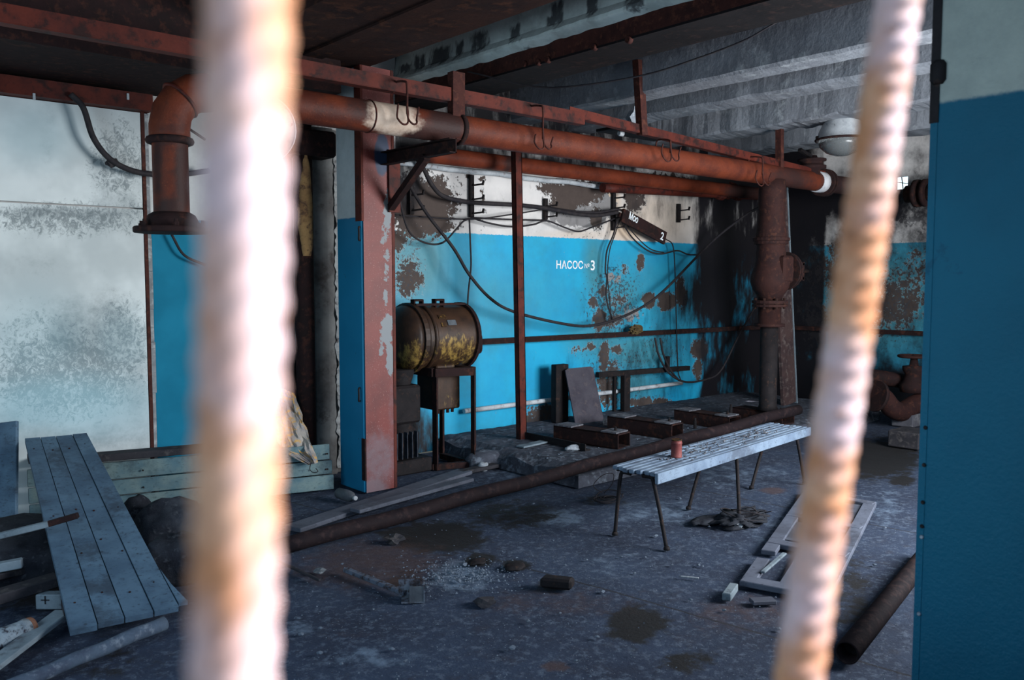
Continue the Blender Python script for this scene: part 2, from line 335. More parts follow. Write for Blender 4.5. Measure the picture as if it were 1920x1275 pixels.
def panel_mat():
    n = NT('stained_white_sheet'); p = n.tc.outputs['Object']; n1 = n.noise(p, 1.5, 4, .6); n2 = n.noise(p, 14, 7, .75); n3 = n.noise(n.scale(p,(1,1,.8)), 26, 9, .82, 1.2)
    c = n.mix(n.step(n1, .35, .65), (.68,.72,.71), (.46,.50,.50)); g = n.math('ADD', n.attr('grime'), n.math('MULTIPLY', n.math('SUBTRACT', n2, .5), 1.0))
    c = n.mix(n.math('MULTIPLY', n.step(g, .15, 1.0), .85), c, (.16,.19,.20)); s = n.math('ADD', n.attr('speck'), n.math('MULTIPLY', n.math('SUBTRACT', n3, .5), 2.6))
    c = n.mix(n.math('MULTIPLY', n.step(s, .6, 1.0), .75), c, (.10,.13,.14)); c = n.mix(n.math('MULTIPLY', n.attr('teal'), .65), c, (.30,.52,.58))
    return n.fin(c, .6, n2, .15, .003)
M['panel'] = panel_mat()
def blue_paint(name, c1, c2, scar, white_above=None, gloss=.4, strength=.15, sc=14, wob=.02):
    n = NT(name); p = n.tc.outputs['Object']; n1 = n.noise(p, 2.5, 4); n2 = n.noise(p, sc, 6, .7); n3 = n.noise(p, 7, 6, .7)
    c = n.mix(n.step(n1, .3, .7), c1, c2); c = n.mix(n.step(n3, .66, .70), c, scar)
    if white_above:
        z = n.sep(p)[2]; e = n.math('ADD', z, n.math('MULTIPLY', n.math('SUBTRACT', n2, .5), wob))
        wc = n.mix(n.step(n3, .3, .75), white_above[1], white_above[2]); c = n.mix(n.step(e, white_above[0]-.006, white_above[0]+.006), c, wc)
    return n.fin(c, gloss, n2, strength, .006, 0.0, .14)
M['blue_panel'] = blue_paint('scuffed_blue_paint', (.004,.135,.225), (.008,.175,.285), (.18,.30,.37), (2.07, (.55,.56,.55), (.42,.43,.42)), .75)
M['pillar'] = blue_paint('glossy_stippled_blue_paint', (.004,.075,.125), (.005,.095,.155), (.004,.070,.12), (2.07, (.33,.35,.31), (.25,.27,.245)), .28, .5, 75, .012)
M['column'] = blue_paint('column_blue_paint', (.010,.155,.29), (.014,.18,.33), (.02,.08,.13), (2.09, (.50,.54,.55), (.40,.44,.45)), .45)

# floor: fine mesh, gently uneven
P, F = grid((-1.6,.35,0), (XR+1.6,0,0), (0,YB-.35,0), 300, 160)
P[:,2] = [-.005-.006*(mnoise.noise(V((a*1.3,b*1.3,0)))+.5*mnoise.noise(V((a*6,b*6,3)))+.9) for a,b in P[:,:2]]
floor = grid_obj('floor', P, F, M['floor'], {
  'oil': blobs(P, [(825,1008,90,34),(760,1000,55,16),(900,1050,30,16),(960,965,110,30,.7),(1195,1170,60,40,.95),(1290,1240,70,25,.7),(966,1060,28,12),(1040,1098,40,16,.7),(590,905,60,20,.5),(1640,860,90,40,1),(1600,1120,60,90,.6),(1690,900,30,14,.8),(300,1010,60,80,.8),(60,1060,130,90,.9),(200,1240,120,40,.5),(760,1090,40,20,.8),(1385,970,70,20,.6),(1130,938,50,14,.6)]),  # oil stains, plus painted shade at the right and under floor objects
  'dust': blobs(P, [(1040,970,60,18,.9),(860,1080,70,30,.9),(1380,890,130,30,.5),(1240,960,110,30,.55),(1500,1000,130,60,.5),(1150,1060,120,30,.4),(700,1230,120,30,.5),(560,1180,60,20,.5),(960,885,70,20,.5),(1660,950,40,50,.5)]),
  'rust': blobs(P, [(700,1060,180,60,.7),(1050,1130,220,40,.5),(1390,1150,130,50,.55),(1040,1250,30,10,1),(640,1180,120,30,.4),(1450,920,30,8,.8)])}, smooth=True)
floor['kind'] = 'structure'
# back wall
P, F = grid((-1.6,YB,0), (XR+1.6,0,0), (0,0,CEIL), 480, 145)
px, py = to_px(P)
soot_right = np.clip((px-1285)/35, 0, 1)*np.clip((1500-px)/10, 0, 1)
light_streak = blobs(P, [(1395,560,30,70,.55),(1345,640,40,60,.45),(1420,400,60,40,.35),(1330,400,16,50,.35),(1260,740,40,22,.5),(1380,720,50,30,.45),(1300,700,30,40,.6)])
soot_dark = np.maximum(np.maximum(1.3*soot_right-light_streak, blobs(P, [(750,350,40,70,.9),(1340,560,70,70,1.1),(1260,300,400,22,.95),(1340,350,90,40,.8),(1225,375,70,60,.42),(1190,380,30,50,.4),(1110,410,60,30,.3),(1150,600,60,80,.35),(1260,620,60,80,.42),(1180,700,110,60,.45),(1010,800,50,30,.4),(770,830,50,60,1),(1200,810,140,22,.8),(1160,650,50,80,.25),(1200,720,120,50,.45)])), np.clip((305-py)/18, 0, 1)*(px>740)*.9)
soot_dark = np.maximum(soot_dark, ((px > 540) & (px < 640))*.75)  # back wall made darker behind the stand pipe and pier
wall_back = grid_obj('wall_back', P, F, M['wall'], {
  'peel': blobs(P, [(785,385,70,62,1),(1080,362,56,26,1),(1060,385,30,18,.9),(1235,340,60,16,.8),(815,365,38,22,1),(810,425,50,14,.85),(1080,368,44,20,1),(1030,352,26,10,.75),(1118,410,14,26,.85),(1190,365,20,40,.85),(1166,340,30,10,.7),(768,520,28,40,.78),(745,450,20,24,.8),(790,440,25,9,.7),
     (1112,568,9,12,1),(1130,545,9,12,.9),(1216,563,12,15,1.1),(1248,565,17,18,1.2),(1277,548,10,28,1),(1125,600,14,22,1),(1150,600,20,14,.75),(1155,565,22,18,.62),(1200,490,8,18,.85),(1170,505,12,12,.6),(1108,650,9,9,.95),(1133,665,10,22,1.1),(1155,655,9,10,.85),(1310,655,16,22,1),(1308,690,9,20,1),
     (1010,790,34,32,.82),(1035,770,26,16,.85),(1215,755,50,10,.85),(1240,775,28,20,.75),(1140,720,22,60,.72),(1160,790,30,20,.6),(1085,655,20,8,.6),(880,330,10,6,.8),(905,335,8,6,.8),(905,390,8,60,.45)]),
  'gray': blobs(P, [(1085,405,55,22,.95),(1130,390,26,28,.9),(1150,520,20,14,.55),(1180,590,26,20,.6)]),
  'cream': np.clip(blobs(P, [(1140,375,22,26,1),(1180,430,40,25,.9),(1230,410,70,60,.55),(1100,440,80,8,.4)]),0,1),
  'green': np.clip(blobs(P, [(1115,500,20,60,.7),(1160,560,50,60,.6),(1190,520,60,50,.35),(780,480,70,110,.8),(900,560,160,60,.35),(1130,640,60,40,.65),(1200,660,70,40,.75),(1180,720,60,30,.7),(1250,600,50,60,.3)]),0,1),
  'speck': np.clip(blobs(P,[(1150,570,75,95,.85),(1120,620,40,120,.6),(1230,660,80,70,.7),(770,500,34,90,.75),(1110,500,30,80,.45),(1160,680,90,50,.75),(1250,590,60,60,.5),(765,520,40,60,.75),(1020,780,50,36,.8),(1200,760,100,40,.7),(780,430,60,16,.6),(1100,440,70,14,.6),(1000,350,60,20,.4),(1400,560,60,150,.5)]),0,1),
  'soot': np.clip(soot_dark,0,1.2)})
wall_back['kind'] = 'structure'
# right (far) wall, with the little bright opening near its top
P, F = grid((XR,.35,0), (0,YB-.35,0), (0,0,CEIL), 150, 100)
c0 = onX(1681,356,XR); c1 = onX(1700,334,XR)
px, py = to_px(P); cen = P[F].mean(1); hole = (cen[:,1] < c0.y) & (cen[:,1] > c1.y) & (cen[:,2] > c0.z) & (cen[:,2] < c1.z)
wall_right = grid_obj('wall_right', P, F[~hole], M['wall'], {
  'peel': blobs(P, [(1690,560,50,60,.72),(1720,500,30,40,.6),(1590,500,80,60,.62),(1650,570,60,50,.7),(1530,600,40,60,.6)]), 'speck': blobs(P,[(1680,560,60,120,.8),(1680,400,60,60,.5)]), 'gray': blobs(P, [(1700,400,60,40,.5)]), 'cream': 0*px,
  'green': np.clip(blobs(P, [(1640,560,140,120,.8)]),0,1), 'soot': np.clip(.62+.45*(px<1545)-blobs(P, [(1680,580,60,60,.25),(1640,270,120,60,.35)])+blobs(P,[(1640,760,140,60,.7),(1600,380,120,30,.5)]),0,1.2)})  # far wall darker overall, strongest towards the corner
wall_right['kind'] = 'structure'
struct('window_1', MB().bar((XR+.02,(c0.y+c1.y)/2-.015,c0.z-.02),(XR+.02,(c0.y+c1.y)/2+.01,c1.z+.02),.008,.012,(1,0,0)).bar((XR+.02,c0.y+.02,(c0.z+c1.z)/2+.03),(XR+.02,c1.y-.02,(c0.z+c1.z)/2+.0),.008,.012,(1,0,0)), M['black'])
# front and left walls (behind and beside the camera), with the openings the daylight comes through
b = MB(); y0, y1 = .15, .28
for x0, x1, z0, z1 in ((-1.6,-.9,0,CEIL),(-.9,1.9,0,.88),(-.9,1.9,2.45,CEIL),(1.9,4.0,0,CEIL),(4.0,7.2,0,1.0),(4.0,7.2,2.7,CEIL),(7.2,XR,0,CEIL)): b.box((x0,y0,z0),(x1,y1,z1))
struct('wall_front', b, M['concrete'])
struct('trim_1', MB().box((2.6,-1.5,2.78),(14,.15,2.9)), M['concrete'])  # eave added out of view to keep sun out of the second window
b = MB()
for a_,b_ in (((-1.75,y0,0),(-1.6,YB,1.15)),((-1.75,y0,2.35),(-1.6,YB,CEIL)),((-1.75,y0,1.15),(-1.6,2.1,2.35)),((-1.75,4.3,1.15),(-1.6,YB,2.35))): b.box(a_,b_)
struct('wall_left', b, M['concrete'])  # its opening serves the added side window light
# ceiling slab with its ribs
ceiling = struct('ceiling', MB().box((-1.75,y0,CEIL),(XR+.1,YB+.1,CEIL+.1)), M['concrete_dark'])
def rib(x0, x1, h, seed, wav=.0):
    P, F = [], []; n = 90; prof = [(x0-.02,CEIL),(x0,h+.02),(x0+.03,h),(x1-.03,h),(x1,h+.02),(x1+.02,CEIL)]; b = MB(); vs = []
    for i in range(n+1):
        y = .28+(YB-.28)*i/n
        for (x,z) in prof: vs.append(V((x+.018*wav*mnoise.noise(V((y*5,z*9,seed))), y, z+wav*.02*mnoise.noise(V((y*6,x*7,seed+5))))))
    k = len(prof); b.add(vs, [(i*k+j,(i+1)*k+j,(i+1)*k+j+1,i*k+j+1) for i in range(n) for j in range(k-1)])
    return build('concrete_rib', b, M['rib'], ceiling)
rib(5.69,5.98,3.20,1,.3); rib(6.50,6.82,3.20,2,.6); rib(7.62,8.06,3.16,3,1.6); rib(8.95,9.4,3.16,4,1.2)
# concrete girder with tar runs and a steel-clad underside
def girder_mat():
    n = NT('girder_concrete'); p = n.tc.outputs['Object']; n1 = n.noise(p, 4, 6, .65); n2 = n.noise(n.scale(p, (1,1,.35)), 24, 5, .6)
    c = n.mix(n.step(n1,.35,.7), (.78,.86,.82), (.50,.56,.53)); a = n.math('ADD', n.attr('tar'), n.math('MULTIPLY', n.math('SUBTRACT', n2, .5), 1.3))
    c = n.mix(n.math('MULTIPLY', n.step(a, .3, .75), .9), c, (.05,.052,.06)); return n.fin(c, .85, n1, .6, .012)
M['girder'] = girder_mat()
prof = [(4.36,3.30),(4.24,3.35),(4.245,3.375),(4.31,3.44)]+[(4.31+.05*k/14,3.44+.33*k/14) for k in range(1,15)]
vs = []; n = 400
for i in range(n+1):
    y = .28+(YB-.28)*i/n
    for j,(x,z) in enumerate(prof): vs.append((x+(.012*mnoise.noise(V((y*7,z*8,2))) if j<4 else 0), y, z+(.012*mnoise.noise(V((y*9,z*5,7))) if j<3 else 0)))
k = len(prof); Pg = np.array(vs); Fg = np.array([(i*k+j,(i+1)*k+j,(i+1)*k+j+1,i*k+j+1) for i in range(n) for j in range(k-1)])
runs = [(1045,25,13,26),(1032,40,7,10),(965,62,12,17),(900,78,18,20),(862,92,8,16),(826,104,22,17),(788,116,12,16),(1110,10,12,20),(1190,4,20,14),(1000,100,12,5),(760,128,14,8)]
gx, gy = to_px(Pg); tar = np.zeros(len(Pg))
for (ax_, ay_, rx_, ry_) in runs: tar = np.maximum(tar, np.clip(1.5-np.maximum(np.abs((gx-ax_)/rx_)**1.0*1.05, np.abs((gy-ay_+.25*(gx-ax_))/ry_)), 0, 1)*.8)
gird = grid_obj('concrete_girder', Pg, Fg, M['girder'], {'tar': tar}, parent=ceiling)
M['sooty_steel'] = mottle('sooty_steel', (.010,.008,.009), (.006,.005,.006), (.022,.013,.012), 5, .35, .9)  # soffit steel coloured darker to carry the shade under the girder
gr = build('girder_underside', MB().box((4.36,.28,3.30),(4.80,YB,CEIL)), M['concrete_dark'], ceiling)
b = MB(); 
b.box((4.315,.28,3.20),(4.33,YB,3.325))
build('steel_cladding', b, M['rust'], ceiling)
build('girder_soffit', MB().box((4.315,.28,3.185),(4.72,YB,3.20)).box((4.70,.28,3.20),(4.715,YB,3.31)), M['sooty_steel'], ceiling)
for px_, py_ in ((985,120),(1028,112),(1115,88),(1010,117),(1180,75)):
    p = onX(px_, py_, 4.315); build('bolt_stub', MB().lathe(p+V((.01,0,0)), (-1,0,0), [(0,.026),(.03,.022),(.032,.014),(.01,.012)], 12), M['rust'] , ceiling)
# dark steel beams on the left
b = MB().box((2.45,.28,3.20),(3.45,YB,3.24)).box((2.45,.28,3.24),(2.47,YB,CEIL)).box((3.40,.28,3.24),(3.42,YB,CEIL)).box((2.9,.28,3.185),(3.05,YB,3.20))
build('steel_deck_beam', b, M['brown_steel'], ceiling)
b = MB().box((-1.6,5.55,2.97),(3.2,YB,3.0)).box((-1.6,5.55,3.0),(3.2,5.58,CEIL))
build('steel_deck_beam', b, M['dark_rust'], ceiling)
b = MB()
for yy in (1.6, 3.0, 4.4): b.box((-1.6,yy,3.5),(2.45,yy+.3,CEIL))
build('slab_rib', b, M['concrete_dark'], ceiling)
# wall sheets on the left
YP = 6.46; xe = onY(271,500,YP).x
def sheet(name, x0, x1, z0, z1, m, attrs):
    P, F = grid((x0,YP,z0),(x1-x0,0,0),(0,0,z1-z0), 80, 60)
    # a little thickness behind the face
    o = grid_obj(name, P, F, m, {k: blobs(P, L) for k, L in attrs.items()}, parent=wall_back)
    build(name+'_edge', MB().box((x0,YP+.002,z0),(x1,YP+.025,z1)), m, o); return o
at = {'grime': [(135,620,50,60,.75),(205,620,60,70,.7),(60,500,90,30,.25),(220,370,60,60,.4),(200,300,40,40,.45),(130,400,160,14,.6),(255,700,30,120,.5),(90,230,16,120,.3),(190,820,120,30,.5),(60,800,90,40,.4),(20,790,40,30,.5)],
      'speck': [(220,300,70,100,.8),(120,410,190,40,.85),(120,700,190,110,.9),(230,640,70,110,.8),(60,640,90,90,.7),(100,500,200,110,.35),(240,400,40,60,.7)], 'teal': [(110,760,180,60,.9),(60,640,100,90,.4),(60,250,80,60,.4),(230,640,60,60,.3)]}
zs = 2.135
sheet('wall_sheet', -.6, xe, zs+.006, 2.82, M['panel'], at); sheet('wall_sheet', -.6, xe, 0, zs-.006, M['panel'], at)
x2 = onY(548,500,YP).x
build('blue_wall_sheet', MB().box((xe+.055,YP+.005,0),(x2,YP+.04,2.9)), M['blue_panel'], wall_back)
b = MB().box((xe+.004,YP-.006,0),(xe+.028,YP+.03,2.86)); build('rusty_edge_strip', b, M['rust'], wall_back)
b = MB(); zz = 0
while zz < 2.8:
    h = random.uniform(.10,.32); b.box((xe+.028+random.uniform(-.003,.003),YP-.002,zz),(xe+.056+random.uniform(-.005,.004),YP+.03,min(zz+h,2.82)-.002)); zz += h
build('cracked_putty_strip', b, M['concrete'], wall_back)
b = MB().box((-.6,YP-.10,2.825),(xe+.06,YP-.09,2.94)).box((-.6,YP-.10,2.825),(xe+.06,YP+.03,2.835)); build('sheet_top_angle', b, M['oxide'], wall_back)
for px_ in (64, 240):
    p = onY(px_,181,YP-.105); build('clip', MB().box(p+V((-.008,-.004,-.022)), p+V((.008,.004,.022)), .002), M['enamel'], wall_back)
# rough plaster pier left of the column
xa, xb = onY(590,600,6.30).x, onY(637,600,6.30).x; vs = []; n = 70
for i in range(n+1):
    z = 2.85*i/n; j = .03*mnoise.noise(V((z*4,1,1)))+.02*mnoise.noise(V((z*13,1,4)))
    vs += [(xa,6.50,z),(xa+.01+.3*j,6.30+.4*j,z),((xa+xb)/2,6.28+.5*j,z),(xb-.05+j,6.285+.6*j,z),(xb-.035+j,6.33,z),(xb+.02,6.34,z),(xb+.02,6.50,z)]
k = 7; pier = build('plaster_pier', MB().add(vs, [(i*k+q,i*k+q+1,(i+1)*k+q+1,(i+1)*k+q) for i in range(n) for q in range(k-1)]), mottle('soiled_plaster', (.17,.17,.165), (.075,.068,.066), (.05,.042,.04), 2.5, .3, .9, .6), wall_back)
vs = []; n = 160
for i in range(n+1):
    z = .05+2.6*i/n; j = .030*mnoise.noise(V((z*6,3,8)))+.022*mnoise.noise(V((z*21,5,4))); k_ = .012*mnoise.noise(V((z*17,1,14)))
    vs += [(xb-.045+j,6.278+k_,z),(xb-.02+j*.5,6.262+k_,z),(xb+.012,6.262-k_,z),(xb+.022,6.30,z)]
build('plaster_edge', MB().add(vs, [(i*4+q,i*4+q+1,(i+1)*4+q+1,(i+1)*4+q) for i in range(n) for q in range(3)]), mottle('flaking_plaster', (.42,.43,.42), (.28,.28,.28), (.09,.08,.08), 8, .36, .9, .5), wall_back)
# right-hand pillar close to the camera
xp = 2.27; ye = (onX(1756,180,xp).y+onX(1718,1100,xp).y)/2
pillar = struct('wall_pillar', MB().box((xp,.28,0),(xp+.42,ye,CEIL),.006), M['pillar'])
b = MB().box((xp-.004,ye-.012,2.02),(xp+.05,ye+.010,CEIL)); build('corner_angle', b, M['black'], pillar)
b = MB().box((xp-.002,ye-.010,0),(xp+.05,ye+.008,2.02)); build('corner_bead', b, M['pillar'], pillar)
for py_ in (800,870,940,985,1005,1150): 
    z = onX(1722,py_,xp).z; build('rivet', MB().lathe((xp-.002,ye-.006,z),(-1,0,0),[(0,.006),(.004,.004)],8), M['pale'] if py_ in (1005,1150) else M['black'], pillar)
p = onX(1760,136,xp); build('hinge_pin', MB().lathe(p+V((0,.0,-.03)),(0,0,1),[(0,.012),(.01,.02),(.05,.02),(.06,.012)],10), M['black'], pillar)
# pump plinth
PZ = .15
PX0, PX1, PY0, PY1 = 4.72, 9.7, 4.62, 6.50
P, F = grid((PX0,PY0,PZ),(PX1-PX0,0,0),(0,PY1-PY0,0),120,50); edge = np.minimum(np.minimum(P[:,0]-PX0, P[:,1]-PY0),.25)
P[:,2] += [-.0-.018*abs(mnoise.noise(V((a*3,b*3,1))))-.01*abs(mnoise.noise(V((a*11,b*11,5)))) - (.05*max(0,.12-e)/.12*(1+1.2*mnoise.noise(V((a*4,b*4,9))))) for (a,b,_),e in zip(P,edge)]
b = MB().add(P.tolist(), F.tolist()); nv = 51; per = [i*nv for i in range(121)]
fr = [V(P[i]) for i in per]; lf = [V(P[i]) for i in range(nv)]
for L, out in ((fr,V((0,-1,0))),(lf,V((-1,0,0)))):
    low = [V((p.x,p.y,0))+(V((-.03,-.03,0)) if i==0 else out*(.02+.05*abs(mnoise.noise(V((p.x*3,p.y*3,4)))))) for i,p in enumerate(L)]; n = len(L)
    b.add(L+low, [(i,i+1,n+i+1,n+i) for i in range(n-1)])
plinth = struct('plinth', b, M['plinthm'])
# grille bars in the window in front of the camera: real ribbed rebar
def rebar(q0, q1, label, seed):
    P0, P1 = onY(*q0,.165), onY(*q1,.165); d = (P1-P0).normalized(); top = P0+d*((2.45-P0.z)/d.z); bot = P0+d*((.88-P0.z)/d.z); L = (top-bot).length; ax = (top-bot)/L
    a = ax.orthogonal().normalized(); c = ax.cross(a); n = 900; m = 20; vs = []
    for i in range(n+1):
        for j in range(m):
            th = 2*math.pi*j/m; ph = (i*L/n)/.0088*2*math.pi + 4.2*math.sin(th); rr = .0082+.00065*(.5+.5*math.cos(ph))**1.6 + (.0004 if abs(math.sin(th))<.2 else 0)
            vs.append(bot+ax*(L*i/n)+(a*math.cos(th+seed)+c*math.sin(th+seed))*rr)
    b = MB().add(vs, [(i*m+j,i*m+(j+1)%m,(i+1)*m+(j+1)%m,(i+1)*m+j) for i in range(n) for j in range(m)], True)
    solo('rebar_rod', b, M['rebar'], label, 'rebar')
rebar((466,0),(436,1275),'thick blurred rusty rebar rod close up on the left of the view', .4)
rebar((1684,0),(1497,1275),'slanting blurred rusty rebar rod close up in front of the bench end', 1.3)
# ================================================================== OBJECTS
X, Y, Z = V((1,0,0)), V((0,1,0)), V((0,0,1))
# ---- column carrying the pipes
c = onZ(685,925); cx, cy = c.x, c.y
col = thing('support_column', (cx+.14,cy+.15,0), 'square column with a red steel face and a blue and white side', 'column')
build('shaft', MB().box((cx,cy+.012,0),(cx+.28,cy+.37,3.2),.006), M['column'], col)
def facing_mat():
    n = NT('red_facing_paint'); p = n.tc.outputs['Object']; n1 = n.noise(p, 5, 5, .6); n2 = n.noise(p, 22, 6, .7); n3 = n.noise(p, 120, 3, .6)
    c = n.mix(n.step(n1,.35,.7), (.165,.027,.021), (.115,.020,.017)); c = n.mix(n.math('MULTIPLY', n.step(n3,.62,.7), .4), c, (.5,.3,.27))
    g = n.math('ADD', n.attr('grey'), n.math('MULTIPLY', n.math('SUBTRACT', n2, .5), 2.0)); c = n.mix(n.step(g,.5,.56), c, (.17,.185,.20))
    k = n.math('ADD', n.attr('blue'), n.math('MULTIPLY', n.math('SUBTRACT', n2, .5), .4)); c = n.mix(n.step(k,.4,.7), c, (.018,.032,.07))
    d = n.math('ADD', n.attr('dirt'), n.math('MULTIPLY', n.math('SUBTRACT', n2, .5), .8)); c = n.mix(n.math('MULTIPLY', n.step(d,.3,1.), .7), c, (.16,.13,.15))
    return n.fin(c, .55, n2, .2, .004)
P, F = grid((cx+.012,cy,0),(.262,0,0),(0,0,3.2),24,240)
fo = grid_obj('steel_facing', P, F, facing_mat(), {'grey': blobs(P,[(727,395,8,40,.9),(720,440,8,26,.6),(725,500,6,50,.62),(722,560,6,26,.6),(725,620,12,30,1),(732,670,8,40,.9),(716,655,6,20,.6)]),
    'blue': blobs(P,[(716,290,14,40,1.1)]), 'dirt': blobs(P,[(710,860,40,60,.8),(735,780,10,90,.5),(700,920,30,30,1)])})
fo.parent = col; fo.location = -V(col.location)
build('steel_angle', MB().box((cx-.006,cy+.004,2.06),(cx+.012,cy+.085,3.2)).box((cx-.006,cy-.004,2.06),(cx+.014,cy+.004,3.2)), M['oxide'], col)
build('steel_angle', MB().box((cx+.262,cy-.004,0),(cx+.286,cy+.05,3.2)), M['oxide'], col)
for py_ in (438,740):
    p = onX(677,py_,cx-.004); build('hinge', MB().tube(smooth_path([p+V((0,.02,-.05)),p+V((-.02,.0,-.045)),p+V((-.025,-.01,0)),p+V((-.02,0,.045)),p+V((0,.02,.05))],5), .007, 8), M['black'], col)
build('corner_scab', MB().bar((cx-.006,cy+.002,.1),(cx-.006,cy+.002,.42),.05,.012,X), M['dark_rust'], col)
# cantilever bracket carrying the pipe
bx = cx+.20; be = cy-.86; bz = 2.585
br = thing('pipe_bracket', (bx,cy,bz), 'dark triangular steel bracket between the red column and the main pipe', 'bracket')
build('arm', MB().channel((bx,cy,bz-.05),(bx,be,bz-.05),.10,.06,.008,Z), M['dark_rust'], br)
build('brace', MB().bar((bx+.05,cy-.0,bz-.42),(bx+.02,cy-.52,bz-.09),.05,.05), M['dark_rust'], br)
build('gusset', MB().bar((bx+.08,cy-.01,bz-.45),(bx+.08,cy-.01,bz+.02),.10,.02,Y), M['oxide'], br)
# ---- main overhead pipe with its bend and hanging leg
YM, RM = 4.90, .103
pl = onY(318,250,YM); zM = 2.69
def pipe_mat(name, c1, c2):
    n = NT(name); p = n.tc.outputs['Object']; n1 = n.noise(p, 5, 5, .6); n2 = n.noise(p, 15, 6, .7); n3 = n.noise(p, 70, 4, .65)
    c = n.mix(n.step(n1,.35,.7), c1, c2); c = n.mix(n.math('MULTIPLY', n.step(n2,.55,.7), .5), c, (.055,.018,.012)); c = n.mix(n.math('MULTIPLY', n.step(n3,.58,.72), .35), c, (.30,.085,.03))
    d = n.math('ADD', n.attr('burnt'), n.math('MULTIPLY', n.math('SUBTRACT', n2, .5), .7)); c = n.mix(n.math('MULTIPLY', n.step(d,.25,.9), .9), c, (.028,.014,.013))  # darker tone: scorched patches plus side, underside and end darkening
    a = n.math('ADD', n.attr('bare'), n.math('MULTIPLY', n.math('SUBTRACT', n2, .5), .7)); c = n.mix(n.step(a,.35,.75), c, n.mix(n2, (.34,.23,.16), (.60,.50,.42)))
    return n.fin(c, .6, n.math('ADD', n2, n3), .4, .005, 0.0, .2)
mp_m = pipe_mat('main_pipe_red_oxide', (.125,.026,.011), (.066,.015,.009))
xe2 = onY(1532,335,YM).x
mp = thing('main_pipe', (pl.x,YM,0), 'long thick rust red pipe running under the rail', 'pipe')
R = .22; cpt = V((pl.x+R, YM, zM-R)); path = [V((pl.x,YM,2.40)), V((pl.x,YM,2.44))]
for k in range(0,5): a = math.pi-k*math.pi/8; path.append(cpt+V((math.cos(a)*R,0,math.sin(a)*R)))
n = 60
run = [V((pl.x+R+(xe2-pl.x-R)*k/n, YM, zM)) for k in range(1,n+1)]
o = build('bend', MB().tube([*path], RM*1.06, 28), mp_m, mp); P = world_verts(o); set_attr(o,'burnt',blobs(P,[(318,240,40,14,.5)])); set_attr(o,'bare',0*P[:,0])
for f in o.data.polygons: f.use_smooth = len(f.vertices) == 4
o2 = build('run', MB().tube([path[-1]]+run, RM, 28), mp_m, mp); P = world_verts(o2)
set_attr(o2,'bare',blobs(P,[(735,205,42,60,1.0),(760,232,40,20,.8),(700,232,20,14,.7)])*(P[:,2] > 0)); set_attr(o2,'burnt',blobs(P,[(835,235,45,50,.95),(680,190,30,50,.8),(800,250,60,18,.9),(640,245,60,14,.6),(600,200,60,40,.35),(560,220,60,40,.45),(950,290,200,12,.4),(1480,340,50,40,.8)]))
zb = onY(318,437,YM).z; zt = 2.41
o = build('drop_leg', MB().tube([V((pl.x,YM,zb+.10+(zt-zb-.1)*k/14)) for k in range(15)], RM*.93, 28), mp_m, mp); P = world_verts(o)
set_attr(o,'bare',0*P[:,0]); set_attr(o,'burnt',blobs(P,[(345,330,22,90,.9),(296,300,10,90,.8),(318,390,30,22,1),(318,250,40,22,.9)]))  # leg darker along both sides, at the collar and above the flange
build('collar', MB().ring((pl.x,YM,2.395),Z,RM*1.05,.022,28,8), M['dark_rust'], mp)
build('weld_bead', MB().ring(path[4],(path[5]-path[3]),RM*1.075,.010,28,6), M['oxide'], mp)
build('flange', MB().lathe((pl.x,YM,zb),Z,[(0,.20),(.006,.205),(.028,.205),(.034,.20),(.036,.145),(.07,.14),(.10,.125),(.115,.10)],28), M['dark_rust'], mp)
for k in range(6):
    a = k*math.pi/3+.3; build('flange_bolt', MB().lathe(V((pl.x+.175*math.cos(a),YM+.175*math.sin(a),zb+.02)),Z,[(0,.016),(.035,.016),(.036,.010),(.05,.010)],6,False), M['dark_rust'], mp)
xs = onY(858,238,YM).x
build('strap', MB().ring((xs,YM,zM),X,RM+.006,.008,28,6,2.5), M['dark_rust'], mp)
build('weld_bead', MB().ring((onY(690,195,YM).x,YM,zM),X,RM,.006,28,6), M['oxide'], mp)
# end of the run: white wrapping, flange and a valve actuator on top
xf = onY(1545,340,YM).x
build('wrapping', MB().lathe((xe2-.03,YM,zM),X,[(0,RM+.004),(.01,RM+.012),(.14,RM+.010),(.15,RM+.002)],28), M['tape'], mp)
build('end_flange', MB().lathe((xe2+.10,YM,zM),X,[(0,.15),(.03,.15),(.032,.12),(.06,.12),(.062,.15),(.09,.15)],28,False), M['dark_rust'], mp)
build('end_pipe', MB().tube([(xe2+.18,YM,zM),(XR-.02,YM,zM)], RM*.95, 20), M['dark_rust'], mp)
pa = onY(1522,310,YM); pa.z = zM+RM
act = build('valve_bonnet', MB().lathe((pa.x,YM,zM+.06),Z,[(0,.09),(.06,.09),(.07,.15),(.10,.15),(.105,.12),(.14,.12),(.15,.15),(.17,.15),(.18,.06),(.21,.05)],20), M['dark_rust'], mp)
build('lever', MB().bar((pa.x,YM,zM+.25),(pa.x-.30,YM-.03,zM+.30),.05,.035,Z,.01), M['black'], act)
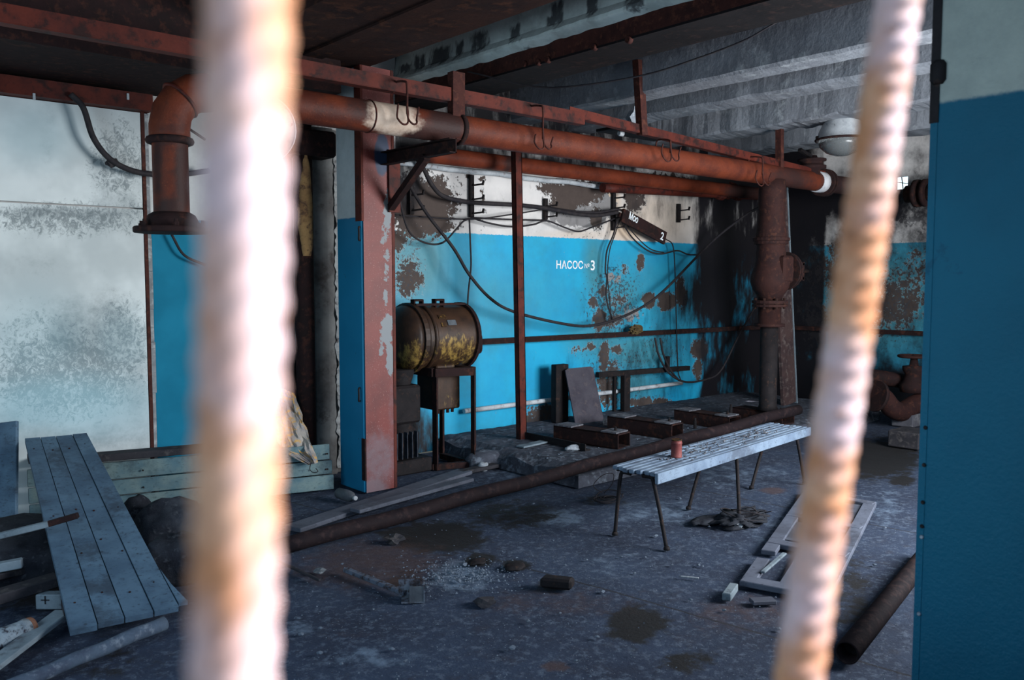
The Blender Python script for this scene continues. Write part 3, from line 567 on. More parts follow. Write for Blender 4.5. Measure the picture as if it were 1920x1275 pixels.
# ---- vertical gate valve branch
xv = onY(1447,400,YM).x
gv = thing('gate_valve', (xv,YM,PZ+.12), 'rusty vertical gate valve hanging below the main pipe beside the plank post', 'valve')
def zat(py): return onY(1447,py,YM).z
build('upper_pipe', MB().lathe((xv,YM,zat(440)),Z,[(0,.155),(.0001,.155),(zat(415)-zat(440),.135),(zat(360)-zat(440),.135),(zM-.05-zat(440),.128)],24), M['valve_rust'], gv)
build('upper_flange', MB().lathe((xv,YM,zat(458)),Z,[(0,.17),(.03,.17),(.035,.185),(.065,.185),(.07,.16),(.11,.155)],24,False), M['valve_rust'], gv)
build('body', MB().lathe((xv,YM,zat(565)),Z,[(0,.11),(.06,.13),(.12,.175),(.20,.20),(.28,.19),(.36,.165),(.42,.15),(.50,.15),(.56,.14),(.60,.15)],24), M['valve_rust'], gv)
build('body_casting', MB().box((xv-.06,YM-.20,zat(530)),(xv+.12,YM,zat(480)),.02), M['valve_rust'], gv)
bo = build('bonnet', MB().lathe((xv+.12,YM-.03,zat(508)),X,[(0,.13),(.06,.13),(.062,.20),(.09,.20),(.092,.18),(.10,.18),(.102,.20),(.13,.20),(.135,.08),(.16,.06)],20,False), M['dark_rust'], gv)
yk = build('yoke', MB().bar((xv+.24,YM-.03,zat(508)+.09),(xv+.58,YM-.03,zat(508)+.075),.03,.025).bar((xv+.24,YM-.03,zat(508)-.09),(xv+.58,YM-.03,zat(508)-.075),.03,.025).bar((xv+.57,YM-.03,zat(508)-.10),(xv+.57,YM-.03,zat(508)+.10),.03,.03,X), M['dark_rust'], gv)
build('stem', MB().lathe((xv+.22,YM-.03,zat(508)),X,[(0,.03),(.05,.055),(.10,.03),(.16,.05),(.20,.025),(.45,.022)],14), M['dark_rust'], yk)
build('lower_flange', MB().lathe((xv,YM,zat(575)),Z,[(0,.18),(.025,.18),(.027,.14),(.033,.14),(.035,.18),(.065,.18),(.07,.13)],24,False), M['valve_rust'], gv)
for k in range(8):
    a = k*math.pi/4+.2; build('flange_bolt', MB().lathe(V((xv+.155*math.cos(a),YM+.155*math.sin(a),zat(575)-.02)),Z,[(0,.013),(.11,.013)],6,False), M['brown_steel'], gv)
build('lower_pipe', MB().lathe((xv,YM,zat(612)),Z,[(0,.155),(.03,.155),(.032,.115),(zat(575)-zat(612),.115)],24), M['valve_rust'], gv)
build('foot_pipe', MB().lathe((xv,YM,PZ+.12),Z,[(0,.11),(.05,.09),(zat(612)-PZ-.12,.09)],20), M['black'], gv)
# ---- other pipes
pm = pipe_mat('second_pipe_red_oxide', (.19,.036,.014), (.105,.021,.010))
y2 = 6.20; a, b_ = onY(792,288,y2), onY(1428,364,y2)
o = build('wall_pipe', MB().tube([a.lerp(b_,k/50) for k in range(51)], .075, 22), pm); tag(o, 'bright orange red pipe running below and behind the main pipe', 'pipe'); P = world_verts(o)
set_attr(o,'bare',0*P[:,0]); set_attr(o,'burnt',blobs(P,[(952,305,10,30,1),(1395,365,40,30,1),(800,290,20,30,.7)]))
y3 = 6.33; a, b_ = onY(1130,352,y3), onY(1540,374,y3)
tp = thing('thin_pipe', a, 'thin rusty pipe with a valve fitting, lowest of the three overhead pipes', 'pipe')
build('run', MB().tube([a.lerp(b_,k/20) for k in range(21)], .05, 16), M['oxide'], tp)
for q, r in ((.47,.075),(.50,.06),(.55,.072),(.80,.07)):
    p = a.lerp(b_,q); build('fitting', MB().lathe(p-X*.05,X,[(0,.055),(.01,r),(.09,r),(.10,.055)],8,False), M['oxide'], tp)
p = a.lerp(b_,.52); build('cock', MB().bar(p,p+V((0,-.03,.14)),.035,.05,X).bar(p+V((-.08,-.03,.14)),p+V((.06,-.03,.12)),.02,.02), M['oxide'], tp)
a, b_ = onY(728,303,6.47), onY(1180,356,6.47)
solo('conduit', MB().tube([a.lerp(b_,k/10)+V((0,0,.008*math.sin(k*2))) for k in range(11)], .026, 12), M['white_paint'], 'white painted pipe running high along the back wall under the red pipes', 'pipe')
a, b_ = onY(870,771,6.46), onY(1278,718,6.46)
solo('conduit', MB().tube([a.lerp(b_,k/10) for k in range(11)], .024, 12), M['white_paint'], 'pale thin pipe running low along the blue wall behind the leaning plate', 'pipe')
a, b_ = onY(895,637,6.44), V((XR-.08,6.44,.985)); a.z = 1.02
solo('wall_rail', MB().bar(a,b_,.035,.055), M['dark_rust'], 'dark steel rail fixed across the blue back wall at waist height', 'rail')
solo('wall_rail', MB().bar((XR-.07,6.40,.985),(XR-.07,1.2,.985),.055,.035,X), M['dark_rust'], 'dark steel rail along the far wall beyond the valve', 'rail')
# ---- rails hanging below the ceiling
YR = 4.85
def angle_rail(p, q, label, h=.09, d=.075, m='oxide'):
    b = MB(); u = Z
    b.bar(V(p),V(q),.008,h,Z); off = V((0,d/2,-h/2)); b.bar(V(p)+off,V(q)+off,d,.008,Z)
    return solo('overhead_rail', b, M[m], label, 'rail')
ra, rb, rc = onY(0,22,YR), onY(1096,222,YR), onY(1568,332,YR); ra = ra+(ra-rb)*.35
angle_rail(ra, rb, 'long red angle iron rail across the top left, in front of the pipe bend')
r2 = onY(1068,208,YR+.012); r2b = rc+V((0,.012,0)); angle_rail(r2, r2b, 'rusty angle rail lapped onto the first and running to the far valve', .07, .06)
def hanger(px_, ytop, ybot, wd, label, y=YR-.012, ztop=None, xo=0):
    t = onY(px_, ytop, y); b0 = onY(px_+xo, ybot, y)
    if ztop: t.z = ztop
    b = MB().bar(b0, t, wd, .010, Y); b.bar(b0+V((-wd/2+.004,.03,0)), t+V((-wd/2+.004,.03,0)), .008, .06, Y)
    return solo('rail_hanger', b, M['rust'], label, 'hanger')
hanger(860,135,262,.105,'broad red hanger plate strapped round the main pipe above the bracket')
hanger(1201,112,253,.075,'steel hanger dropping from a ceiling rib to the middle of the rail', xo=8)
hanger(1466,255,322,.055,'short thin hanger near the far end of the rail', ztop=3.165)
# double hooks hooked over the rail
def hook(px_, ytop, ylow, label, wdt=.075, closed=False):
    y = YR-.13; t = onY(px_, ytop, y); zl = onY(px_, ylow, y).z; h = thing('double_hook', (t.x,y,zl), label, 'hook', None)
    r = .0065; s = 1
    build('stem', MB().tube(smooth_path([t+V((0,.16,-.02)),t+V((0,.14,.04)),t+V((0,.03,.03)),t,V((t.x,y,(t.z+zl)/2)),V((t.x,y,zl+wdt*.9))],5), r*1.15, 8), M['rust'], h)
    for sx, k in ((-1,1.0),(1,.8)):
        c0 = V((t.x+sx*wdt*.5*k, y-.01, zl+wdt*.6)); pts = [V((t.x,y,zl+wdt*1.5)), V((t.x+sx*.004,y-.005,zl+wdt))]
        for q in range(7): th = math.pi*q/6; pts.append(c0+V((-sx*math.cos(th)*wdt*.5*k, -.02*math.sin(th), -math.sin(th)*wdt*.6*k)))
        pts.append(c0+V((sx*wdt*.55*k,-.02,wdt*(.9 if closed else .5))))
        build('hook_prong', MB().tube(smooth_path(pts,4), r, 8), M['rust'], h)
hook(763,160,236,'double hook on the rail in front of the pale burnt stretch of pipe',.085,True)
hook(1018,205,282,'double hook on the rail right of the broad hanger plate',.095)
hook(1257,268,305,'double hook on the rail right of the middle hanger',.13)
hook(1430,300,350,'double hook on the rail just before the gate valve',.13)
# dead strip light above the pipe
p0, p1 = onY(1085,250,5.05), onY(1228,240,5.4)
sl = thing('strip_light', (p0+p1)/2, 'dark flat strip light fitting lying above the main pipe', 'lamp')
sx0 = onY(1150,244,5.5)
build('tray', MB().box((sx0.x-.45,5.02,2.93),(sx0.x+.35,5.30,2.955),.004).box((sx0.x-.45,5.02,2.90),(sx0.x+.35,5.03,2.93)), M['black'], sl)
pt = onY(1163,250,5.04); build('lamp_end', MB().lathe(pt+V((-.02,0,0)),X,[(0,.018),(.01,.024),(.05,.024),(.06,.01)],12), M['enamel'], sl)
solo('plaster_chunk', MB().lump(onY(1192,222,5.15),(.09,.06,.11),3,.5,2,2,False), M['pale'], 'broken pale chunk caught behind the middle hanger', 'chunk')
# ---- bell lamp
lp = onY(1578,262,4.25)
bl = thing('bell_lamp', lp, 'white bell shaped factory lamp with a glass bowl under the ceiling', 'lamp')
q = (lp-CAM).dot(FWD)/F_PX; s_ = 46*q
build('cap', MB().lathe(lp+Z*s_*1.10,Z,[(0,.55*s_),(.1*s_,.42*s_),(.35*s_,.40*s_),(.36*s_,.30*s_),(.65*s_,.30*s_)],20), M['black'], bl)
build('reflector', MB().lathe(lp,Z,[(0,1.0*s_),(.06*s_,1.0*s_),(.08*s_,.95*s_),(.3*s_,.9*s_),(.6*s_,.76*s_),(.9*s_,.58*s_),(1.12*s_,.46*s_)],28), M['enamel'], bl)
build('rim', MB().ring(lp,Z,1.0*s_,.05*s_,32,8), M['dark_rust'], bl)
build('glass_bowl', MB().lathe(lp-Z*.66*s_,Z,[(0,.05*s_),(.03*s_,.3*s_),(.15*s_,.6*s_),(.38*s_,.84*s_),(.66*s_,.95*s_)],28), M['glass'], bl)
cl = build('rim_clip', MB().obox(lp+RGT*-1.0*s_,(.10*s_,.12*s_,.3*s_),(RGT,FWD,UPV),.01), M['black'], bl)
build('suspension_rod', MB().tube([lp+Z*1.7*s_,V((lp.x,lp.y,CEIL))], .14*s_, 10), M['black'], bl)
# round pale disc behind the left rod
dc = onY(487,243,4.755); nd = (CAM-dc).normalized()
rd = solo('round_dish', MB().lathe(dc,V((nd.x,nd.y,0)),[(0,.15),(.03,.198),(.034,.206),(.03,.206),(.028,.19)],40), M['enamel'], 'pale round dish mostly hidden behind the left rebar rod', 'dish'); build('hanging_wire', MB().tube([dc+V((0,0,.19)),V((dc.x,YR,2.93))], .005, 6), M['black'], rd)
# ---- red post standing on the plinth
pb, ptp = onZ(978,826,PZ-.02), None; ptp = onY(968,277,pb.y)
po = thing('steel_post', pb, 'slender upright red steel post standing between the motor and the lettering', 'post')
build('upright', MB().channel(pb,ptp,.085,.055,.008,X+Y*.0), M['oxide'], po)
build('head_plate', MB().box(ptp+V((-.14,-.05,-.012)),ptp+V((.05,.05,.006))), M['dark_rust'], po)
build('foot_plate', MB().box(pb+V((-.06,-.06,.0)),pb+V((.09,.07,.014))), M['dark_rust'], po)
# ---- leaning plank post by the valve
b0 = onZ(1481,757,PZ); t0 = onY(1462,345,b0.y); d = (t0-b0).normalized()
pp = thing('plank_post', b0, 'broad upright brown plank post behind the gate valve', 'post')
build('board', MB().bar(b0-X*.03,t0-X*.03,.27,.05,Y,.006), M['post_wood'], pp)
build('pale_edge', MB().bar(b0+V((.108,-.01,0)),t0+V((.108,-.01,.0)),.010,.06,Y,.003), M['wood'], pp)
# ---- motor on its stand
def motor_mat():
    n = NT('stained_motor_paint'); p = n.tc.outputs['Object']; n1 = n.noise(p, 6, 6, .65); n2 = n.noise(n.scale(p,(1,1,.5)), 26, 7, .72)
    c = n.mix(n.step(n1,.35,.7), (.050,.024,.013), (.020,.011,.008)); a = n.math('ADD', n.attr('yellow'), n.math('MULTIPLY', n.math('SUBTRACT', n2, .5), 2.2))
    c = n.mix(n.step(a,.45,1.0), c, n.mix(n2, (.15,.085,.02), (.40,.26,.07))); return n.fin(c, .5, n2, .45, .004, .1, .3)
mot_m = motor_mat()
def yellow(o): set_attr(o,'yellow',blobs(world_verts(o),[(772,668,34,34,.75),(765,640,20,20,.3),(858,655,48,34,.72),(815,640,12,60,.3),(850,742,36,36,.72)])); return o
mx = cx+.55; f1, f2 = onZ(816,882), onZ(887,876)
ym = f1.y; yf = 5.86
st = thing('motor_stand', (f1.x,f1.y,0), 'dark angle iron stand with four legs under the round motor', 'stand')
zt_ = onY(815,692,f1.y).z; dx = f2.x-f1.x; bk = .46
corners = [V((f1.x,f1.y,0)),V((f2.x,f2.y,0)),V((f1.x,f1.y+bk,0)),V((f2.x,f2.y+bk,0))]
for i,q in enumerate(corners): build('leg', MB().bar(q,q+Z*zt_,.065 if i==0 else .05,.008,X).bar(q+V((.028,.028,0)),q+V((.028,.028,zt_)),.05,.008,Y), M['dark_rust'], st)
for i,(a,c_) in enumerate(((0,1),(2,3),(0,2),(1,3))): build('cross_bar', MB().bar(corners[a]+Z*(zt_-.03),corners[c_]+Z*(zt_-.03),.06,.07), M['dark_rust'], st)
for a,c_ in ((0,1),(1,3),(0,2)): build('foot_bar', MB().bar(corners[a]+Z*.03,corners[c_]+Z*.03,.05,.05), M['dark_rust'], st)
mz = zt_+.255; rm = .275; mxc = (f1.x+f2.x)/2; myc = f1.y+bk/2
mo = thing('electric_motor', (mxc,myc,zt_), 'round rusty motor drum with yellow stained ends on a stand', 'motor')
xl, xr_ = f1.x-.075, f2.x+.14
yellow(build('drum', MB().lathe((xl,myc,mz),X,[((xr_-xl-.02)*k/16,rm) for k in range(17)],40), mot_m, mo))
build('rear_flange', MB().lathe((xr_-.035,myc,mz),X,[(0,rm+.004),(.002,rm+.025),(.034,rm+.025),(.036,rm),(.06,rm*.9)],40,False), M['dark_rust'], mo)
yellow(build('front_flange', MB().lathe((xl-.06,myc,mz),X,[(0,rm+.02),(.002,rm+.028),(.045,rm+.028),(.047,rm)],40,False), mot_m, mo))
yellow(build('end_cap', MB().lathe((xl-.06,myc,mz),-X,[(0,rm+.01),(.04,rm),(.075,rm*.90),(.11,rm*.70),(.13,rm*.4),(.135,.02)],40), mot_m, mo))
yellow(build('cover_ring', MB().ring((xl+.07,myc,mz),X,rm,.02,40,8), mot_m, mo))
for k,a in enumerate((.15,.55)):
    c_ = V((xl+.02+.22*k, myc-.06, mz+rm)); lug = build('lifting_lug', MB().box(c_+V((-.05,-.03,-.02)),c_+V((-.035,.03,.055)),.004).box(c_+V((.035,-.03,-.02)),c_+V((.05,.03,.055)),.004).box(c_+V((-.05,-.03,.04)),c_+V((.05,.03,.058)),.004), M['dark_rust'], mo)
build('top_bar', MB().bar((xl-.02,myc-.09,mz+rm+.012),(xr_-.03,myc-.09,mz+rm+.012),.03,.02), M['dark_rust'], mo)
for k,(dx_,a,sz) in enumerate(((.17,-.72,(.075,.045)),(.25,-.50,(.09,.05)),(.16,-.44,(.05,.04)))):
    n_ = V((0,-math.cos(-a),math.sin(-a) if a<0 else 0)); n_ = V((0,-math.cos(a),-math.sin(a)))
    u_ = n_.cross(X).normalized(); build('name_plate', MB().obox(V((xl+dx_,myc,mz))+n_*(rm+.004),(sz[0],sz[1],.006),(X,u_,n_),.002), M['plastic'] if k==1 else M['brass_rust'], mo)
hp = V((xr_+.02,myc-.16,mz-.14)); build('handle', MB().tube(smooth_path([hp,hp+V((.05,-.03,.0)),hp+V((.06,-.03,.08)),hp+V((.05,-.03,.15)),hp+V((0,0,.16))],5), .011, 8), M['dark_rust'], mo)
bx0 = f1.x+.05
yellow(build('terminal_box', MB().box((bx0,f1.y+.06,.50),(f2.x+.0,f1.y+.34,.80),.012), mot_m, mo))
yellow(build('box_neck', MB().box((bx0+.03,f1.y+.08,.80),(f2.x-.04,f1.y+.30,mz-rm+.04),.01), mot_m, mo))
for k in range(4): build('cable_gland', MB().lathe((bx0+.06+.05*k,f1.y+.10,.525),-Z,[(0,.02),(.03,.02),(.031,.014),(.06,.014)],8,False), M['dark_rust'], mo)
# dark pump below, left of the stand leg
pq = V((f1.x-.22,myc-.02,0))
pu = thing('pump', pq, 'black pump body standing under the motor next to the red column', 'pump')
build('casing', MB().lathe(pq+Z*.12,Z,[(0,.10),(.05,.16),(.2,.17),(.25,.12),(.4,.11),(.62,.10),(.75,.14)],20), M['black'], pu)
build('base_plate', MB().box(pq+V((-.22,-.2,0)),pq+V((.2,.2,.12)),.01), M['black'], pu)
build('fins', MB().box(pq+V((-.2,-.16,.42)),pq+V((.12,.1,.74)),.02), M['black'], pu)
for k in range(6): build('fin', MB().box(pq+V((-.22+.05*k,-.22,.14)),pq+V((-.21+.05*k,-.17,.36)),.002), M['cloth_grey'], pu)
# ---- pump foundation beams on the plinth: open channels pointing into the room
def beam(pfar, pnear, hgt, wd, label, plate=True):
    p, q = onZ(*pfar,PZ-.01), onZ(*pnear,PZ-.01); d = (q-p).normalized(); side = d.cross(Z).normalized(); b = MB(); t = .012; L = (q-p).length
    t0 = thing('steel_beam', p, label, 'beam', None)
    build('body', MB().bar(p+Z*(t/2),q+Z*(t/2),wd,t).bar(p+Z*(hgt-t/2),q+Z*(hgt-t/2),wd,t).bar(p+side*(wd/2-t/2)+Z*hgt/2,q+side*(wd/2-t/2)+Z*hgt/2,t,hgt).bar(p-side*(wd/2-t/2)+Z*hgt/2,q-side*(wd/2-t/2)+Z*hgt/2,t,hgt), M['dark_rust'], t0)
    if plate:
        build('top_plate', MB().bar(p+d*L*.02+Z*(hgt+.006),p+d*L*.28+Z*(hgt+.006),wd*.96,.012), M['dusty'], t0); build('top_plate', MB().bar(q-d*L*.26+Z*(hgt+.006),q-d*L*.03+Z*(hgt+.006),wd*.96,.012), M['dusty'], t0)
    c_ = q-d*.09+Z*(hgt+.01); build('bolt', MB().lathe(c_,Z,[(0,.016),(.02,.016),(.021,.009),(.035,.009)],6,False), M['black'], t0)
    return t0
M['dusty'] = mottle('dusty_steel', (.10,.10,.115), (.05,.048,.055), (.17,.18,.20), 9, .45, .85)
beam((1050,822),(1170,840),.135,.20,'open ended steel beam on the plinth nearest the red post')
beam((1150,806),(1270,824),.15,.20,'open ended steel beam second from the red post')
beam((1275,790),(1378,806),.135,.20,'dusty steel beam lying third from the red post',True)
beam((1385,782),(1478,796),.12,.22,'rusty steel beam beside the plank post foot',False)
a, b_ = onZ(985,822,PZ), onZ(1098,846,PZ)
solo('angle_iron', MB().bar(a+Z*.03,b_+Z*.03,.012,.06).bar(a+Z*.006+X*.03,b_+Z*.006+X*.03,.06,.012), M['black'], 'black angle iron lying beside the red post foot', 'angle iron')
a, b_ = onZ(1190,798,PZ), onZ(1255,805,PZ)
solo('angle_iron', MB().bar(a+V((-.2,.25,.03)),b_+V((.1,.18,.03)),.08,.06), M['dusty'], 'low dusty bar between the second and third beams', 'angle iron')
for (px_,py_,h) in ((1303,806,.09),(1327,800,.09),(1370,792,.16)):
    p = onZ(px_,py_,PZ-.02); solo('anchor_bolt', MB().lathe(p,Z,[(0,.016),(h,.016),(h+.001,.012),(h+.03,.012)],8,False), M['black'], {1303:'left short bolt sticking up from the plinth behind the bench',1327:'right short bolt sticking up from the plinth behind the bench',1370:'thick bolt sticking up at the end of the third beam'}[px_], 'bolt')
# ---- plate leaning on the wall
pl0, pl1 = onZ(1078,797,PZ), onZ(1131,789,PZ); w_ = (pl1-pl0); tl = atD(1058,692,(pl0-CAM).dot(FWD)+.10); tr = tl+w_*.98
nrm = w_.cross(tl-pl0).normalized()*.012; b = MB(); poly = [pl0,pl1,pl1.lerp(tr,.97),tr+(tl-tr)*.08,tl+(tr-tl)*.10,tl.lerp(pl0,.03)]
solo('leaning_plate', b.prism(poly,(0,0,0),nrm), mottle('grey_plate', (.06,.055,.068), (.04,.036,.048), (.085,.07,.075), 6, .35, .8), 'dark grey metal plate leaning against the low pale pipe', 'plate')
p = onZ(1066,795,PZ); solo('dark_box', MB().box(p+V((-.06,.12,0)),p+V((.12,.2,.60)),.005), M['black'], 'tall black box panel standing behind the leaning plate', 'box')
# ---- small T frame by the wall
yt = 6.36; a, b_ = onY(1120,703,yt), onY(1291,690,yt); fp = onY(1172,790,yt); fp.z = PZ-.02
tf = thing('steel_stand', fp, 'black T shaped steel frame in front of the blue wall right of the plate', 'frame')
build('cross_bar', MB().bar(a,b_,.05,.055), M['black'], tf); c_ = onY(1172,700,yt); build('post', MB().bar(fp,V((fp.x,yt,c_.z)),.10,.06,Y), M['black'], tf)
c_ = onY(1251,690,yt); build('stub', MB().bar(c_,c_+Z*.14,.05,.04,Y), M['black'], tf); c_ = onY(1150,700,yt+.05)
build('rear_post', MB().bar(V((fp.x-.12,yt+.06,PZ-.02)),V((fp.x-.12,yt+.06,c_.z)),.03,.03,Y), M['black'], tf)
solo('rag_bunch', MB().lump(onY(1193,618,6.40),(.11,.04,.05),9,.5,3,3,False), mottle('brown_tow', (.11,.075,.03), (.05,.035,.02), None, 20), 'small brown tuft stuck on top of the wall rail', 'tuft')
# ---- bench
BZ = .45
A0 = onZ(1228,887,BZ); A1 = onZ(1505,803,BZ); L = (A1-A0).normalized(); LEN = (A1-A0).length+.10; Wd = onZ(1146,872,BZ)-A0; Wd -= L*Wd.dot(L); WID = Wd.length; Wd.normalize()
bench = thing('bench', A0+Wd*WID/2+L*LEN/2-Z*BZ, 'long pale slatted wooden bench on thin bent metal legs', 'bench')
ns = 7; sw = WID/ns
for k in range(ns):
    o_ = random.uniform(-.02,.015); c0 = A0+Wd*(sw*(k+.5))+L*o_-Z*.014; build('slat', MB().bar(c0,c0+L*(LEN+random.uniform(-.01,.02)),sw-.007,.026,Z,.006), M['bench'], bench)
build('front_rail', MB().bar(A0-Wd*.014-Z*.034-L*.005,A0-Wd*.014-Z*.034+L*LEN,.024,.066,Z,.003), M['bench'], bench)
for k,(s0,ff,bf) in enumerate((( .05,(1250,1031),(1153,1003)),(LEN*.5,(1387,984),(1291,955)),(LEN-.12,(1500,896),(1409,916)))):
    fz, bz_ = onZ(*ff,0), onZ(*bf,0); t_f, t_b = A0+L*s0+Wd*.04-Z*.045, A0+L*s0+Wd*(WID-.04)-Z*.045
    if k == 2: fz = t_f-Z*(BZ-.045)+L*.06-Wd*.05
    build('leg', MB().tube(smooth_path([t_f+Wd*.08,t_f+Wd*.02,t_f-Z*.03+(fz-t_f)*.02,t_f.lerp(fz,.5),fz+Z*.004],6), .0125, 10), M['black'], bench)
    build('leg', MB().tube(smooth_path([t_b-Wd*.08,t_b-Wd*.02,t_b-Z*.03+(bz_-t_b)*.02,t_b.lerp(bz_,.5),bz_+Z*.004],6), .0125, 10), M['black'], bench)
    for q in (fz,bz_): build('foot', MB().lathe(q,Z,[(0,.020),(.012,.019),(.022,.0135)],10), M['black'], bench)
    build('cross_bar', MB().bar(t_f+Z*.012-Wd*.02,t_b+Z*.012+Wd*.02,.03,.012), M['black'], bench)
def bench_at(px_,py_): return onZ(px_,py_,BZ-.001)
cp = bench_at(1268,857)
can = thing('tin_can', cp, 'rusty red tin can standing on the slatted bench', 'can')
build('body', MB().lathe(cp,Z,[(0,.036),(.004,.038),(.008,.036),(.09,.036),(.094,.039),(.100,.036),(.112,.034)],24), M['can'], can)
build('lid', MB().lathe(cp+Z*.112,Z,[(0,.034),(.006,.035),(.008,.031),(.005,.029)],24), M['brass_rust'], can)
b = MB()
for k in range(330):
    u = random.random(); u = .12+.86*u; vv = random.gauss(.5,.24)
    if not .05 < vv < .95: continue
    if abs(u-.5) > .33 and random.random() < .55: continue
    p = A0+L*LEN*u+Wd*WID*vv; r = random.uniform(.002,.007)*(1.6 if random.random()<.06 else 1); b.lump(p+Z*r*.4,(r*1.5,r*1.2,r*.8),k,.4,1,1.5)
o = solo('bench_debris', b, M['concrete_dark'], 'crumbs of dark debris strewn over the bench slats', 'debris'); o['kind'] = 'stuff'
# ---- long pipe across the floor
PA, PE = onZ(515,1029,.055), atD(1497,767,8.62)
solo('floor_pipe', MB().tube([PA.lerp(PE,k/30)+Z*.006*math.sin(k) for k in range(31)], .050, 16), M['floor_pipe'] if 'floor_pipe' in M else M['brown_steel'], 'long rusty pipe lying across the floor and over the plinth edge', 'pipe')
def plank(name, p, q, wd, th, m, label, bev=.004, up=(0,0,1), cat='plank', grp=None):
    return solo(name, MB().bar(p,q,wd,th,up,bev), m, label, cat, grp)
plank('plank', onZ(548,992,.02), onZ(872,884,.02), .15, .030, M['wood_g'], 'long grey plank on the floor pointing at the motor stand')
plank('plank', onZ(665,958,.055), onZ(880,898,.055), .10, .026, M['wood_g'], 'shorter grey plank lying on the long plank beside the floor pipe')
plank('lath', onZ(700,980,.012), onZ(925,915,.012), .045, .018, M['wood_pale'], 'thin pale lath on the near side of the floor pipe')
plank('plank', onZ(862,886,.02), onZ(930,872,.03), .09, .03, M['wood_dark'], 'short dark plank end by the motor stand foot')
bp, bq = onZ(634,924,.042), onZ(676,937,.04); d = (bq-bp).normalized()
bo = thing('plastic_bottle', (bp+bq)/2-Z*.042, 'dull plastic bottle with a white cap lying at the column foot', 'bottle')
build('body', MB().lathe(bp,d,[(0,.02),(.01,.04),(.12,.042),(.16,.038),(.19,.02),(.205,.014)],18), M['plastic'], bo); build('cap', MB().lathe(bp+d*.20,d,[(0,.017),(.022,.016)],14), M['enamel'], bo)
# ---- low board barrier in front of the wall sheets
q1, q0 = onZ(626,919), onZ(233,962); dirb = (q1-q0).normalized(); q0 = q1-dirb*2.05
bb = thing('board_barrier', (q0+q1)/2, 'low barrier of three stained boards between the leaf and the column', 'barrier')
zz = .012
for k,h in enumerate((.112,.104,.118)):
    build('board', MB().bar(q0+Z*(zz+h/2)+Y*.012*k,q1-dirb*random.uniform(0,.02)+Z*(zz+h/2)+Y*.012*k,.024,h,Z,.004), M['fence'], bb); zz += h+.007
for s in (.04,.75,1.6): build('batten', MB().bar(q1-dirb*s+Y*.045,q1-dirb*s+Y*.045+Z*.33,.05,.03,Y), M['wood_dark'], bb)
for s in (.05,.06,.72,.73,1.35):
    for z_ in (.06,.17,.29): build('nail', MB().lathe(q1-dirb*s+Z*z_-Y*.004,-Y,[(0,.007),(.006,.006)],6,False), M['black'], bb)
a = q1-dirb*2.0+Y*.05; plank('plank', a+Z*.40, q1-dirb*.85+Y*.085+Z*.395, .12, .05, M['wood_dark'], 'dark dusty plank lying behind and above the board barrier')
# ---- boarded leaf lying aslant on the left
N1, N2 = onZ(131,1184,.075), onZ(338,1140,.075); F1 = atD(46,822,5.42); nrm = ((F1-N1).cross(N2-N1)).normalized(); rd_ = ray(163,812); F2 = CAM+rd_*(nrm.dot(N1-CAM)/nrm.dot(rd_)); nrm = nrm if nrm.z > 0 else -nrm
leaf = thing('boarded_leaf', (N1+N2)/2-Z*.075, 'wide boarded leaf of blue grey planks sloping over the junk on the left', 'boarded panel')
cuts = (0,.245,.49,.76,1.0)
for k in range(4):
    u0, u1 = cuts[k]+.006, cuts[k+1]-.006; e0, e1 = random.uniform(-.006,.004), random.uniform(-.01,.0); off = nrm*random.uniform(-.003,.003)
    A, B = N1.lerp(N2,u0), N1.lerp(N2,u1); C_, D = F1.lerp(F2,u1), F1.lerp(F2,u0); A = A.lerp(D,e0*-1+.006); B = B.lerp(C_,-e0+.006)
    build('board', MB().prism([A+off,B+off,C_+off,D+off],(0,0,0),-nrm*.03), M['leaf'], leaf)
for t_ in (.12,.5,.9): build('batten', MB().bar(N1.lerp(F1,t_)-nrm*.045,N2.lerp(F2,t_)-nrm*.045,.09,.028,nrm), M['wood_dark'], leaf)
sp = N2.lerp(F2,.02); build('splinter', MB().prism([sp+(N2-N1)*.01,sp+(N2-N1)*.10,N2.lerp(F2,.10)+(N2-N1)*.035,N2.lerp(F2,.17)+(N2-N1)*.005],(0,0,0),-nrm*.02), M['leaf'], leaf)
for (u,t_) in ((.1,.1),(.37,.12),(.62,.1),(.88,.12),(.12,.5),(.4,.52),(.6,.5),(.9,.5),(.1,.92),(.37,.9),(.62,.9),(.88,.92),(.3,.3),(.55,.35),(.72,.28)):
    p = N1.lerp(N2,u).lerp(F1.lerp(F2,u),t_); build('nail', MB().lathe(p-nrm*.002,nrm,[(0,.006),(.004,.005)],6,False), M['dark_rust'], leaf)
# ---- junk on the left
plank('plank', atD(8,990,5.28), atD(10,792,5.42), .16, .03, M['leaf'], 'short upright board at the very left edge behind the leaf', up=FWD)
sk0, sk1, sk2 = atD(-30,1012,4.30), atD(92,982,4.40), atD(147,966,4.43)
stk = thing('stick', sk0, 'whitish stick with a charred end resting across the boarded leaf', 'stick')
build('shaft', MB().bar(sk0,sk1,.035,.03,Z,.004), M['wood_pale'], stk); build('charred_end', MB().bar(sk1-(sk2-sk1)*.06,sk2,.033,.029,Z,.004), M['dark_rust'], stk, 'charred brown end')
plank('plank', atD(-60,1062,4.25), atD(70,1020,4.75), .14, .03, M['wood_dark'], 'upper dark plank under the left edge of the boarded leaf')
plank('plank', atD(-60,1090,4.1), atD(84,1058,4.6), .12, .03, M['wood_dark'], 'lower dark plank under the left edge of the boarded leaf')
plank('wood_block', atD(-20,1067,4.25), atD(42,1055,4.3), .05, .045, M['wood'], 'grey wooden block end poking in at the left edge', cat='block')
plank('plank', atD(-40,1130,4.0), atD(110,1085,4.3), .10, .05, M['wood_dark'], 'lowest dark plank in the junk heap at the left')
